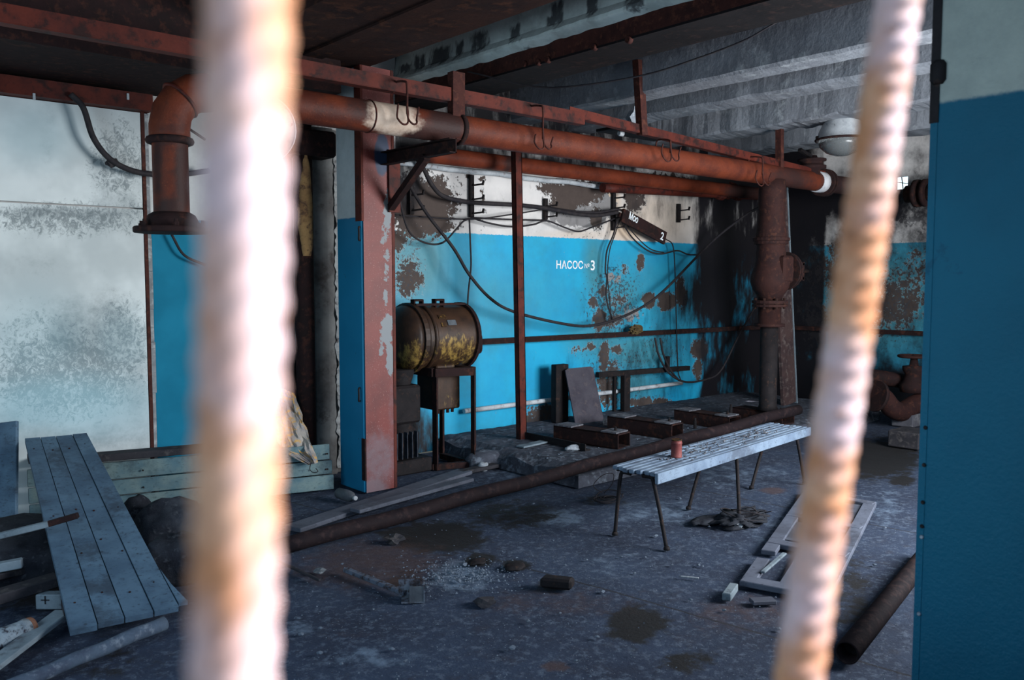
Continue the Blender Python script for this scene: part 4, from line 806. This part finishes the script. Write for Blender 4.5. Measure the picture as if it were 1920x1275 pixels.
p = onZ(92,1140,.01); blk = thing('wood_block', p, 'small pale wooden block standing beside the leaf edge', 'block'); build('block', MB().bar(p+Z*.04-RGT*.05,p+Z*.04+RGT*.08,.06,.075,Z,.005), M['wood_pale'], blk)
build('nail', MB().bar(p+Z*.05-FWD*.033-RGT*.02,p+Z*.05-FWD*.033+RGT*.02,.004,.004).bar(p+Z*.03-FWD*.033,p+Z*.07-FWD*.033,.004,.004,X), M['black'], blk)
plank('plank', onZ(-40,1268,.03), onZ(119,1148,.05), .085, .025, M['wood'], 'narrow grey plank in the bottom left corner')
a, b_ = onZ(-60,1225,.05), onZ(48,1180,.05)
lg = thing('birch_log', (a+b_)/2-Z*.05, 'short white barked log with an orange cut end at the left edge', 'log'); d = (b_-a).normalized()
build('bark', MB().tube([a.lerp(b_,k/8)+V((.004*math.sin(k*2),0,.004*math.cos(k))) for k in range(9)], [.046+.004*math.sin(k*1.7) for k in range(9)], 16), mottle('birch_bark', (.22,.27,.31), (.12,.15,.18), (.03,.03,.04), 16, .45, .9, .7), lg)
build('cut_end', MB().lathe(b_-d*.001,d,[(0,.047),(.03,.046),(.034,.04)],16), mottle('orange_wood', (.20,.095,.055), (.11,.055,.045), None, 14), lg)
a, b_ = onZ(-10,1300,.03), onZ(308,1168,.04)
solo('pole', MB().tube([a.lerp(b_,k/14)+Z*.003*math.sin(k*1.3) for k in range(15)], [.028+.004*k/14 for k in range(15)], 14), mottle('blue_grey_pole', (.07,.10,.14), (.04,.052,.08), (.14,.17,.21), 7, .35, .8), 'long blue grey wooden pole lying below the lower end of the leaf', 'pole')
def lump_thing(name, p, r, m, label, cat, seed, amp=.32, sub=3, freq=1.3):
    b = MB().lump(V(p)+Z*r[2]*.5,r,seed,amp,sub,freq); b.sm = [True]*len(b.f); return solo(name, b, m, label, cat)
lump_thing('dirt_heap', onZ(30,1075), (.55,.42,.20), M['cloth_dark'], 'black heap of dirt and rags filling the hollow under the leaf', 'heap', 4)
lump_thing('cloth_bundle', onZ(322,1010), (.20,.16,.17), M['cloth_grey'], 'grey crumpled cloth thrown beside the boarded leaf', 'cloth', 11)
lump_thing('cloth_bundle', onZ(330,1085), (.19,.16,.18), M['cloth_dark'], 'dark bundle of rags in front of the grey cloth', 'cloth', 21)
lump_thing('cloth_bundle', onZ(262,995), (.12,.12,.15), M['cloth_dark'], 'small black rag wedged against the leaf side', 'cloth', 31)
# ---- stained plastic sheet hanging over the barrier
YS = None; cs = [atD(512,722,6.72),atD(552,738,6.70),atD(596,868,6.44),atD(578,872,6.42),atD(520,842,6.44)]
P_ = []; nu, nv_ = 14, 22
for i in range(nu+1):
    u = i/nu
    for j in range(nv_+1):
        v_ = j/nv_; lft = cs[0].lerp(cs[4],min(v_*1.15,1)).lerp(cs[3],max(0,v_-.85)/.15 if v_>.85 else 0); rgt_ = cs[1].lerp(cs[2],v_); p = lft.lerp(rgt_,u)
        k = .045*mnoise.noise(V((u*5,v_*5,2)))+.03*mnoise.noise(V((u*11,v_*9,7))); P_.append(p-FWD*k+RGT*.02*mnoise.noise(V((u*4,v_*6,12))))
b = MB(); k = nv_+1; n = len(P_); b.add(P_+[p+FWD*.006 for p in P_], [(i*k+j,(i+1)*k+j,(i+1)*k+j+1,i*k+j+1) for i in range(nu) for j in range(nv_)]+[(n+i*k+j,n+i*k+j+1,n+(i+1)*k+j+1,n+(i+1)*k+j) for i in range(nu) for j in range(nv_)])
ps = solo('plastic_sheet', b, M['rag'], 'torn orange stained plastic sheet draped over the barrier beside the dark pipe', 'plastic sheet')
e0 = atD(583,868,6.42); build('wire_end', MB().tube(smooth_path([e0,atD(581,880,6.38),atD(588,886,6.37),atD(596,884,6.37),atD(592,878,6.37)],6), .003, 6), M['black'], ps)
# ---- dark stand pipe left of the column
y5 = 6.15; a = onY(572,600,y5)
dp = thing('stand_pipe', (a.x,y5,0), 'dark vertical pipe with scraps of yellow lagging left of the column', 'pipe')
build('pipe', MB().tube([(a.x,y5,0),(a.x+.0,y5,1.4),(a.x,y5,2.86)], .075, 20), M['dark_rust'], dp)
build('cap_flange', MB().box((a.x-.16,y5-.12,2.58),(a.x+.24,y5+.12,2.78),.02), M['dark_rust'], dp)
b = MB(); z0, z1 = onY(570,480,y5-.07).z, onY(570,285,y5-.07).z; vs = []; n = 40
for i in range(n+1):
    t_ = i/n; z_ = z0+(z1-z0)*t_; wd = .10*math.sin(math.pi*min(1,t_*1.0+.05))**.6*(.6+.5*(1-t_))+.02; c0 = math.pi*1.45+.2*mnoise.noise(V((z_*5,2,2)))
    for q in range(7): th = c0+(q/6-.5)*wd/.08*1.2+.12*mnoise.noise(V((z_*14,q*3.,1))); rr = .079+.012*(q not in (0,6)); vs.append((a.x+rr*math.cos(th), y5+rr*math.sin(th), z_))
build('lagging_scrap', b.add(vs, [(i*7+q,i*7+q+1,(i+1)*7+q+1,(i+1)*7+q) for i in range(n) for q in range(6)], True), mottle('yellow_lagging', (.34,.20,.085), (.20,.105,.05), (.10,.055,.035), 9, .4, .85), dp)
y6 = y5+.12; xx = onY(549,600,y6).x
solo('dark_post', MB().box((xx-.055,y6,0),(xx+.02,y6+.06,2.85),.004), M['black'], 'black narrow upright between the left rebar and the dark pipe', 'post')  # shaded gap modelled as a black strip
# ---- panelled door lying on the floor at right
Q = [onZ(1385,1100,.0),onZ(1552,1132,.0),onZ(1643,951,.0),onZ(1506,926,.0)]
def fl(u,v_,z_=.02): return Q[0].lerp(Q[1],u).lerp(Q[3].lerp(Q[2],u),v_)+Z*z_
fd = thing('broken_door', fl(.5,.5,0), 'broken grey panelled door lying on the floor behind the right rebar', 'door')
def dbar(name, u0,v0,u1,v1,wd,th=.03,z_=.018,m='wood_d'): build(name, MB().bar(fl(u0,v0,z_),fl(u1,v1,z_),wd,th,Z,.004), M[m], fd)
dbar('stile',.09,.0,.09,.20,.075); dbar('stile',.09,.27,.09,.99,.085); dbar('stile',.92,0,.92,1,.085); dbar('stile',.5,.03,.5,.97,.07,.026,.016)
for v_ in (.02,.36,.66,.985): dbar('rail',.02,v_,.98,v_,.095 if v_ < .5 else .08,.032,.0205)
for (u,v0,v1) in ((.71,.08,.33),(.30,.42,.62),(.71,.42,.62),(.30,.70,.95),(.71,.70,.95)): dbar('panel',u,v0,u,v1,.20,.012,.014,'wood_dd' if (u,v0)==(.71,.42) else 'wood_g')
dbar('loose_lath',.20,.08,.30,.26,.025,.012,.04,'wood_pale'); dbar('dark_strip',.76,.44,.78,.58,.06,.012,.022,'dark_rust')
plank('wood_block', onZ(1362,1120,.02), onZ(1376,1100,.02), .045, .04, M['wood_pale'], 'small pale wood offcut left of the broken door corner', cat='block')
plank('wood_block', onZ(1408,1128,.012), onZ(1452,1126,.012), .06, .022, M['wood_d'], 'splintered flat offcut in front of the broken door', cat='block')
# ---- pipe stub on the floor at right
a, b_ = onZ(1588,1224,.05), onZ(1745,1030,.05); d = (b_-a).normalized()
fp2 = thing('pipe_length', (a+b_)/2-Z*.05, 'thick pipe with an open end lying on the floor by the blue pillar', 'pipe')
build('pipe', MB().lathe(a,d,[(.10,.042),(0,.042),(0,.050),((b_-a).length,.050)],22,True,False), M['floor_pipe'], fp2)
build('bore', MB().lathe(a+d*.10,d,[(0,.042),(.01,.04)],18), M['black'], fp2)
# ---- small things on the floor
a, b_ = onZ(648,1068,.02), onZ(760,1112,.02)
solo('flat_bar', MB().bar(a,b_,.035,.022,Z,.003), mottle('blue_grey_iron', (.10,.12,.16), (.05,.06,.08), (.03,.02,.02), 12), 'flat iron bar on the floor pointing at the small open box', 'bar')
p = onZ(775,1124); ob = thing('small_box', p, 'small open grey metal box on the floor at the end of the flat bar', 'box'); ux = RGT*.9+FWD*.1; ux.z = 0; ux.normalize(); uy = Z.cross(ux)
g = mottle('grey_sheet', (.13,.15,.18), (.08,.09,.12), (.04,.03,.03), 12); s_ = .055
build('shell', MB().bar(p-ux*.02+uy*.05,p-ux*.02+uy*.05+Z*.09,.11,.006,uy).bar(p+ux*.055-uy*.0,p+ux*.055+Z*.09,.006,.11,uy).bar(p-ux*.06+Z*.004,p+ux*.055+Z*.004,.11,.006), g, ob)
build('front_plate', MB().bar(p+ux*.018-uy*.05,p+ux*.018-uy*.05+Z*.085,.075,.006,uy), M['plastic'], ob)
plank('stick', onZ(520,1052,.012), onZ(600,1088,.012), .018, .014, M['wood_dark'], 'thin dark stick on the floor right of the left rebar', cat='stick')
p = onZ(600,1074); solo('bottle_shard', MB().lump(p+Z*.012,(.035,.022,.018),5,.5,2,2), M['plastic'], 'pale glinting shard beside the thin dark stick', 'shard')
p = onZ(1045,1102); solo('brick', MB().obox(p+Z*.03,(.17,.085,.055),((RGT*.9-FWD*.3).normalized(),(FWD*.9+RGT*.3).normalized(),Z),.012), M['black'], 'dark sooty brick lying alone in the middle of the floor', 'brick')
lump_thing('soot_clod', onZ(966,1064), (.070,.05,.018), M['black'], 'black clod on the floor between the oil stain and the brick', 'clod', 41)
solo('stone', MB().lump(onZ(742,1016)+Z*.014,(.06,.045,.030),43,.8,2,1.6), M['wood_dark'], 'grey stone at the left rim of the oil stain', 'stone')
solo('stone', MB().lump(onZ(910,1132)+Z*.010,(.055,.045,.022),44,.8,2,1.6), M['wood_dark'], 'flat grey stone below the rubble pile', 'stone')
lump_thing('soot_clod', onZ(895,1056), (.06,.04,.018), M['black'], 'black clod at the right rim of the oil stain', 'clod', 47)
plank('lath', onZ(1276,1081,.006), onZ(1310,1084,.008), .012, .008, M['pale'], 'little white splinter on the open floor in front of the bench', cat='splinter')
# rag under the bench with wire
p = onZ(1388,978)
rg = thing('rag_heap', p, 'black rag and wire tangle on the floor under the bench', 'rag')
b = MB().lump(p+V((0,0,.022)),(.20,.13,.045),51,.7,4,2.6); b.sm = [True]*len(b.f); build('rag', b, M['cloth_dark'], rg)
b = MB().lump(p-RGT*.22+Z*.012,(.14,.06,.022),53,.6,3,2); b.sm = [True]*len(b.f); build('rag', b, M['cloth_dark'], rg)
for k in range(5):
    c_ = p+RGT*random.uniform(-.06,.12)+Z*random.uniform(.03,.07); pts = [c_+RGT*math.cos(t_*.8)*(.09+.015*k)+V((FWD.x,FWD.y,0))*math.sin(t_*.8)*(.06+.01*k)+Z*.03*math.sin(t_+k) for t_ in range(8)]
    build('wire', MB().tube(smooth_path(pts,4), .0035, 6), M['cable'], rg)
b = MB().lump(onZ(1385,988)+Z*.015,(.035,.03,.022),57,.5,2,2); build('paper_scrap', b, M['pale'], rg)
p = onZ(1135,942); wc = thing('wire_coil', p, 'loose coil of dark wire on the floor left of the bench legs', 'wire')
for k in range(5):
    c_ = p+RGT*random.uniform(-.03,.05); pts = [c_+RGT*math.cos(t_*.79)*(.10-.012*k)+V((FWD.x,FWD.y,0))*math.sin(t_*.79)*(.09-.01*k)+Z*(.012+.03*(1+math.sin(t_*.9+k*2))*(k==0)+.006*k) for t_ in range(9)]
    build('loop', MB().tube(smooth_path(pts,4), .004, 6), M['cable'], wc)
p = onZ(1125,925); build('loop', MB().tube(smooth_path([p+RGT*.02,p+Z*.06-RGT*.05,p+Z*.14+RGT*.02,p+Z*.15+RGT*.10,p+Z*.07+RGT*.09,p+RGT*.03],6), .003, 6), M['cable'], wc)
lump_thing('rubble_lump', onZ(915,872), (.22,.14,.09), M['plinthm'], 'grey broken concrete lump between the motor stand and the plinth', 'rubble', 61)
lump_thing('white_litter', onZ(905,882), (.05,.04,.05), M['pale'], 'crumpled white litter by the motor stand leg', 'litter', 62)
lump_thing('white_litter', onZ(1075,843,PZ), (.09,.05,.03), M['pale'], 'white broken litter on the plinth below the first beam', 'litter', 63)
plank('lath', onZ(975,838,PZ+.01), onZ(1020,828,PZ+.01), .09, .016, M['wood'], 'short flat board at the red post foot', cat='plank')
# concrete chips: individuals, then the crumbs nobody could count
chip_meshes = []
for k in range(6):
    b = MB().lump((0,0,0),(1,.75,.45),70+k,.6,1,1.4); me = build('concrete_chip', b, M['chip'], loc=V((0,0,0))); chip_meshes.append(me.data); bpy.data.objects.remove(me)
spots = [(870,1060,.03),(845,1075,.028),(885,1078,.026),(820,1085,.03),(860,1090,.03),(905,1070,.02),(835,1062,.02),(800,1102,.022),(1020,1072,.014),(1060,1060,.012),(820,975,.018),(667,996,.03),(642,1058,.014),(560,1160,.014),(600,1178,.016),(565,1190,.02),(700,1143,.012),(735,1218,.02),(960,1216,.026),(1230,1005,.02),(1275,935,.02),(1340,905,.018),(1380,1020,.014),(1330,988,.014),(1300,1005,.012),(1130,1110,.02),(1100,1050,.014),(1050,1150,.012),(990,1166,.02),(880,1190,.014),(820,1172,.013),(1260,1060,.016),(1190,1075,.014),(1310,1060,.018),(1318,1062,.012),(1165,1045,.016),(1358,1145,.018),(1295,1125,.016),(1460,1180,.02),(1210,1045,.012),(960,920,.02),(1000,945,.016),(880,925,.014),(1240,975,.014),(1290,968,.012),(1340,940,.012),(1640,1060,.02),(1660,990,.014),(1655,930,.014),(1690,945,.012),(640,1245,.016),(600,1225,.02),(760,1240,.016),(1120,1195,.018),(1080,1240,.016)]
for i,(px_,py_,r) in enumerate(spots):
    o = bpy.data.objects.new('concrete_chip', chip_meshes[i%6]); COL.objects.link(o); o.location = onZ(px_,py_,0)+Z*(r*.16); r *= .8; o.scale = (r,r,r); o.rotation_euler = (0,0,random.uniform(0,6.28))
    tag(o, 'pale chip of concrete or plaster scattered on the dirty floor', 'chip', 'pale chips scattered over the floor')
b = MB()
for k in range(1500):
    if k < 500: p = onZ(random.gauss(870,55),random.gauss(1078,16),0); r = random.uniform(.003,.011)
    else: p = onZ(random.uniform(380,1720),random.uniform(905,1275),0); r = random.uniform(.002,.0065)
    r *= .75; rr = [random.uniform(.6,1.2)*r for _ in range(3)]
    q = [V((-rr[0],-rr[1]*.6,0)),V((rr[0],-rr[1],0)),V((rr[0]*.7,rr[1],0)),V((-rr[0]*.8,rr[1]*.9,0)),V((0,0,rr[2]))]; an = random.uniform(0,6.28); m_ = Matrix.Rotation(an,3,'Z')
    b.add([p+m_@v for v in q], [(0,1,4),(1,2,4),(2,3,4),(3,0,4)])
o = solo('floor_crumbs', b, M['chip'], 'fine pale crumbs and grit sprinkled over the whole floor', 'debris'); o['kind'] = 'stuff'
b = MB()
for k in range(260):
    p = onZ(random.uniform(985,1420),random.uniform(800,868),PZ); 
    if not (PX0+.1 < p.x < PX1-.1 and PY0+.1 < p.y < PY1-.1): continue
    r = random.uniform(.004,.014); b.lump(p+Z*(r*.1-.01),(r,r*.8,r*.6),k,.5,1,1.5)
o = solo('plinth_crumbs', b, M['chip'], 'pale crumbs lying on the top of the pump plinth', 'debris'); o['kind'] = 'stuff'
# ---- far valve and pipes behind the right rebar
q = onZ(1700,798); fvz = (q-CAM).dot(FWD)
def ff(px_,py_,dd=0): return atD(px_,py_,fvz+dd)
fv = thing('floor_valve', q, 'rusty pipe bend with a handwheel valve on the floor beyond the right rebar', 'valve')
build('bend', MB().tube(smooth_path([ff(1640,742,-.3),ff(1655,745,-.25),ff(1672,765,-.2),ff(1690,772,-.1),ff(1712,760,0),ff(1745,745,.1)],7), .105, 18), M['valve_rust'], fv)
build('end_flange', MB().lathe(ff(1640,742,-.3),(ff(1660,748,-.25)-ff(1640,742,-.3)),[(0,.17),(.04,.17),(.045,.11)],20), M['dark_rust'], fv)
build('back_pipe', MB().tube([ff(1600,700,.3),ff(1740,722,.3)], .085, 14), M['dark_rust'], fv)
build('valve_body', MB().lathe(ff(1712,735,.1),Z,[(0,.14),(.08,.15),(.12,.11),(.2,.09),(.25,.12),(.29,.12),(.3,.05),(.40,.035)],18), M['dark_rust'], fv)
hw = ff(1712,668,.1); h = build('handwheel', MB().ring(hw,Z,.15,.016,26,8), M['valve_rust'], fv)
for k in range(4): a_ = k*math.pi/2+.4; build('spoke', MB().tube([hw,hw+V((math.cos(a_),math.sin(a_),0))*.15], .011, 6), M['valve_rust'], h)
build('support', MB().box(q+V((-.12,-.12,0)),q+V((.12,.12,.14)),.01), M['concrete_dark'], fv)
p = onX(1716,363,10.15); pw = thing('flanged_pipe', p, 'short dark flanged pipe high on the far wall below the little window', 'pipe')
build('pipe', MB().tube([p+V((0,.1,0)),p+V((0,-1.2,0))], .10, 18), M['brown_steel'], pw)
for k in (0.0,.10,.30): build('flange', MB().lathe(p-Y*k,-Y,[(0,.16),(.05,.16)],20), M['dark_rust'], pw)
build('bracket', MB().bar(p-Y*.2,p-Y*.2+X*.26,.05,.05), M['black'], pw)
solo('bin', MB().box(onZ(1722,845)+V((0,0,0)),onZ(1722,845)+V((.35,.3,.16)),.01), M['wood_dark'], 'low dark box on the floor against the pillar edge', 'box')
# ---- cable racks on the back wall
def rack(px_, y0_, y1_, label):
    t_, b__ = onY(px_,y0_,6.50), onY(px_,y1_,6.50); b__.x = t_.x; r = thing('cable_rack', b__, label, 'bracket')
    build('strip', MB().bar(b__+Y*.01,t_+Y*.01,.045,.03,Y), M['black'], r); L_ = (t_-b__).length; n = max(2,int(L_/.105))
    for k in range(n):
        z_ = b__+Z*L_*(k+.25)/n; build('arm', MB().bar(z_,z_+V((.05,-.10,.01)),.022,.014).bar(z_+V((.05,-.10,.0)),z_+V((.055,-.11,.045)),.022,.012,X), M['black'], r)
rack(772,345,402,'cable rack in the shade right of the red column'); rack(885,328,407,'cable rack on the white wall left of the red post'); rack(1024,372,412,'cable rack just right of the red post')
rack(1152,358,432,'cable rack at the left end of the lettered tray'); rack(1274,382,417,'cable rack right of the lettered tray')
# ---- cables
def cable(pts, y, r, label, m='cable', n=8):
    w_ = [onY(px_,py_,y if not isinstance(y,(list,tuple)) else y[i]) for i,(px_,py_) in enumerate(pts)]
    return solo('cable', MB().tube(smooth_path(w_,n), r, 8), M[m], label, 'cable')
cable([(782,298),(795,318),(810,347),(832,368),(880,379),(965,384),(1020,390),(1080,401),(1120,404),(1158,398)], 6.38, .021, 'thick grey cable sagging along the white wall below the red pipes')
cable([(1020,388),(1080,397),(1125,398),(1160,393),(1185,405)], 6.40, .014, 'second thick cable running beside the first into the lettered tray')
cable([(762,338),(800,400),(850,465),(880,515),(920,560),(965,585),(1050,606),(1105,611),(1160,597),(1210,572),(1250,540),(1312,476),(1350,440),(1400,402),(1432,385)], [6.4,6.3,6.24,6.2,6.2,6.2,6.2,6.2,6.2,6.22,6.25,6.3,6.2,5.9,5.6], .015, 'long slack cable looping across the blue wall under the lettering')
cable([(746,350),(755,400),(770,438),(800,456),(830,455),(855,430),(870,414),(888,408)], 6.36, .009, 'thin looped cable hanging beside the red column', n=6)
cable([(740,403),(800,407),(885,411),(960,402),(1022,392)], 6.40, .007, 'thin cable nearly straight between the first racks', n=6)
cable([(886,409),(920,419),(960,425),(1000,421),(1025,414),(1060,427),(1085,434),(1110,426),(1152,410)], 6.41, .009, 'thin wavy cable sagging in two bows on the white wall', n=6)
cable([(886,408),(940,411),(1022,413)], 6.42, .008, 'thin straight cable between the second and third racks', n=6)
cable([(880,411),(882,460),(883,500),(878,550),(876,592)], 6.22, .008, 'thin cable hanging straight down behind the motor', n=6)
cable([(1158,410),(1150,440),(1138,470),(1135,508),(1138,520),(1137,560),(1150,605)], 6.42, .009, 'thin twisted cable dropping from the tray past the lettering', n=6)
cable([(1163,410),(1153,440),(1143,470),(1139,515),(1143,560),(1146,600)], 6.44, .006, 'thinner wire dropping beside the twisted cable', n=6)
cable([(1163,410),(1185,445),(1215,470),(1240,476),(1270,470),(1290,477),(1312,478)], 6.40, .009, 'thin cable looping under the lettered tray', n=6)
cable([(1165,408),(1190,440),(1218,466),(1245,474)], 6.42, .007, 'short thin cable lying along the loop under the tray', n=6)
cable([(1248,448),(1262,462),(1266,520),(1268,600),(1271,690),(1276,712)], 6.40, .007, 'thin cable hanging plumb from the right end of the tray', n=6)
cable([(1228,634),(1236,668),(1255,700),(1285,716),(1325,711),(1352,694),(1385,630),(1425,560)], 6.30, .012, 'dark hose drooping under the wall rail toward the gate valve')
cable([(1238,634),(1244,665),(1258,695),(1272,712)], 6.34, .012, 'short dark hose hanging under the wall rail')
cl = cable([(132,176),(156,202),(175,258),(205,297),(245,319),(290,327),(340,327),(392,320)], 6.34, .020, 'black frayed cable sagging over the white sheets at upper left')
p = onY(209,306,6.36); build('clump', MB().lump(p,(.045,.02,.03),81,.6,2,2,False), M['cable'], cl)
cable([(322,440),(345,478),(385,497)], 6.40, .010, 'thin black cable curving over the blue sheet below the flange', n=6)
cable([(352,240),(385,262)], 6.30, .010, 'short stiff cable end beside the hanging pipe leg', n=4)
w_ = [atD(1545,-12,5.2),atD(1445,48,5.3),atD(1390,78,5.4),atD(1300,112,5.6),atD(1210,140,5.8),atD(1090,160,6.0),atD(1000,162,6.2),atD(877,134,6.4)]
solo('cable', MB().tube(smooth_path(w_,6), .006, 6), M['cable'], 'thin wire sagging under the ceiling in front of the first rib', 'cable')
# ---- lettered tray and painted words
def text(body, origin, xd, yd, width, height, m, parent, name, bold=.0, extrude=.0015):
    cu = bpy.data.curves.new('t', 'FONT'); cu.body = body; cu.offset = bold; o = bpy.data.objects.new('t', cu); COL.objects.link(o)
    me = bpy.data.meshes.new_from_object(o.evaluated_get(bpy.context.evaluated_depsgraph_get())); bpy.data.objects.remove(o)
    co = np.array([v.co[:] for v in me.vertices]); lo, hi = co.min(0), co.max(0); xd, yd = V(xd).normalized(), V(yd).normalized(); nd = xd.cross(yd); off = V(origin)-wloc(parent); b = MB()
    vs = [off+xd*((v[0]-lo[0])/(hi[0]-lo[0])*width)+yd*((v[1]-lo[1])/(hi[1]-lo[1])*height)+nd*.0015 for v in co]
    m2 = bpy.data.meshes.new(name); m2.from_pydata([tuple(v) for v in vs], [], [tuple(f.vertices) for f in me.polygons]); m2.materials.append(m); bpy.data.meshes.remove(me)
    r = bpy.data.objects.new(name, m2); COL.objects.link(r); r.parent = parent; return r
yw = YB-.004
def wall_text(body, x0, x1, ytop, ybot, m, bold=.0, label=None):
    o_ = onY(x0,ybot,yw); e_ = onY(x1,ybot,yw); t_ = onY(x0,ytop,yw); r = text(body, o_, X, Z, e_.x-o_.x, t_.z-o_.z, m, wall_back, 'lettering', bold)
    if label: r['label'] = label
wall_text('НАСОС',1043,1093,488,504,M['lettering'],.018,'white stencilled word painted on the blue wall'); wall_text('№',1096,1105,494,503,M['lettering'],.0); wall_text('3',1107.5,1115,488,507,M['lettering'],.018)
wall_text('„АСН"',1137,1157,500,508,M['faint'],.0)
a, b_ = onY(1166,403,6.36), onY(1247,447,6.36); d = (b_-a).normalized(); up = d.cross(-Y).normalized(); up = up if up.z > 0 else -up
tr = thing('cable_tray', (a+b_)/2-Z*.1, 'dark tilted tray board with white scribbles on the wall right of the lettering', 'tray')
bd = build('board', MB().bar(a,b_,.03,.15,Z,.003).bar(a-d*.02+Y*.03,b_+d*.03+Y*.03,.03,.05,Z), M['dark_rust'], tr)
text('Моо', a+d*.10-up*.01-Y*.017, d, up, .155, .085, M['lettering'], bd, 'lettering', .02); text('2', b_-d*.105-up*.045-Y*.017, d, up, .055, .09, M['lettering'], bd, 'lettering', .02)
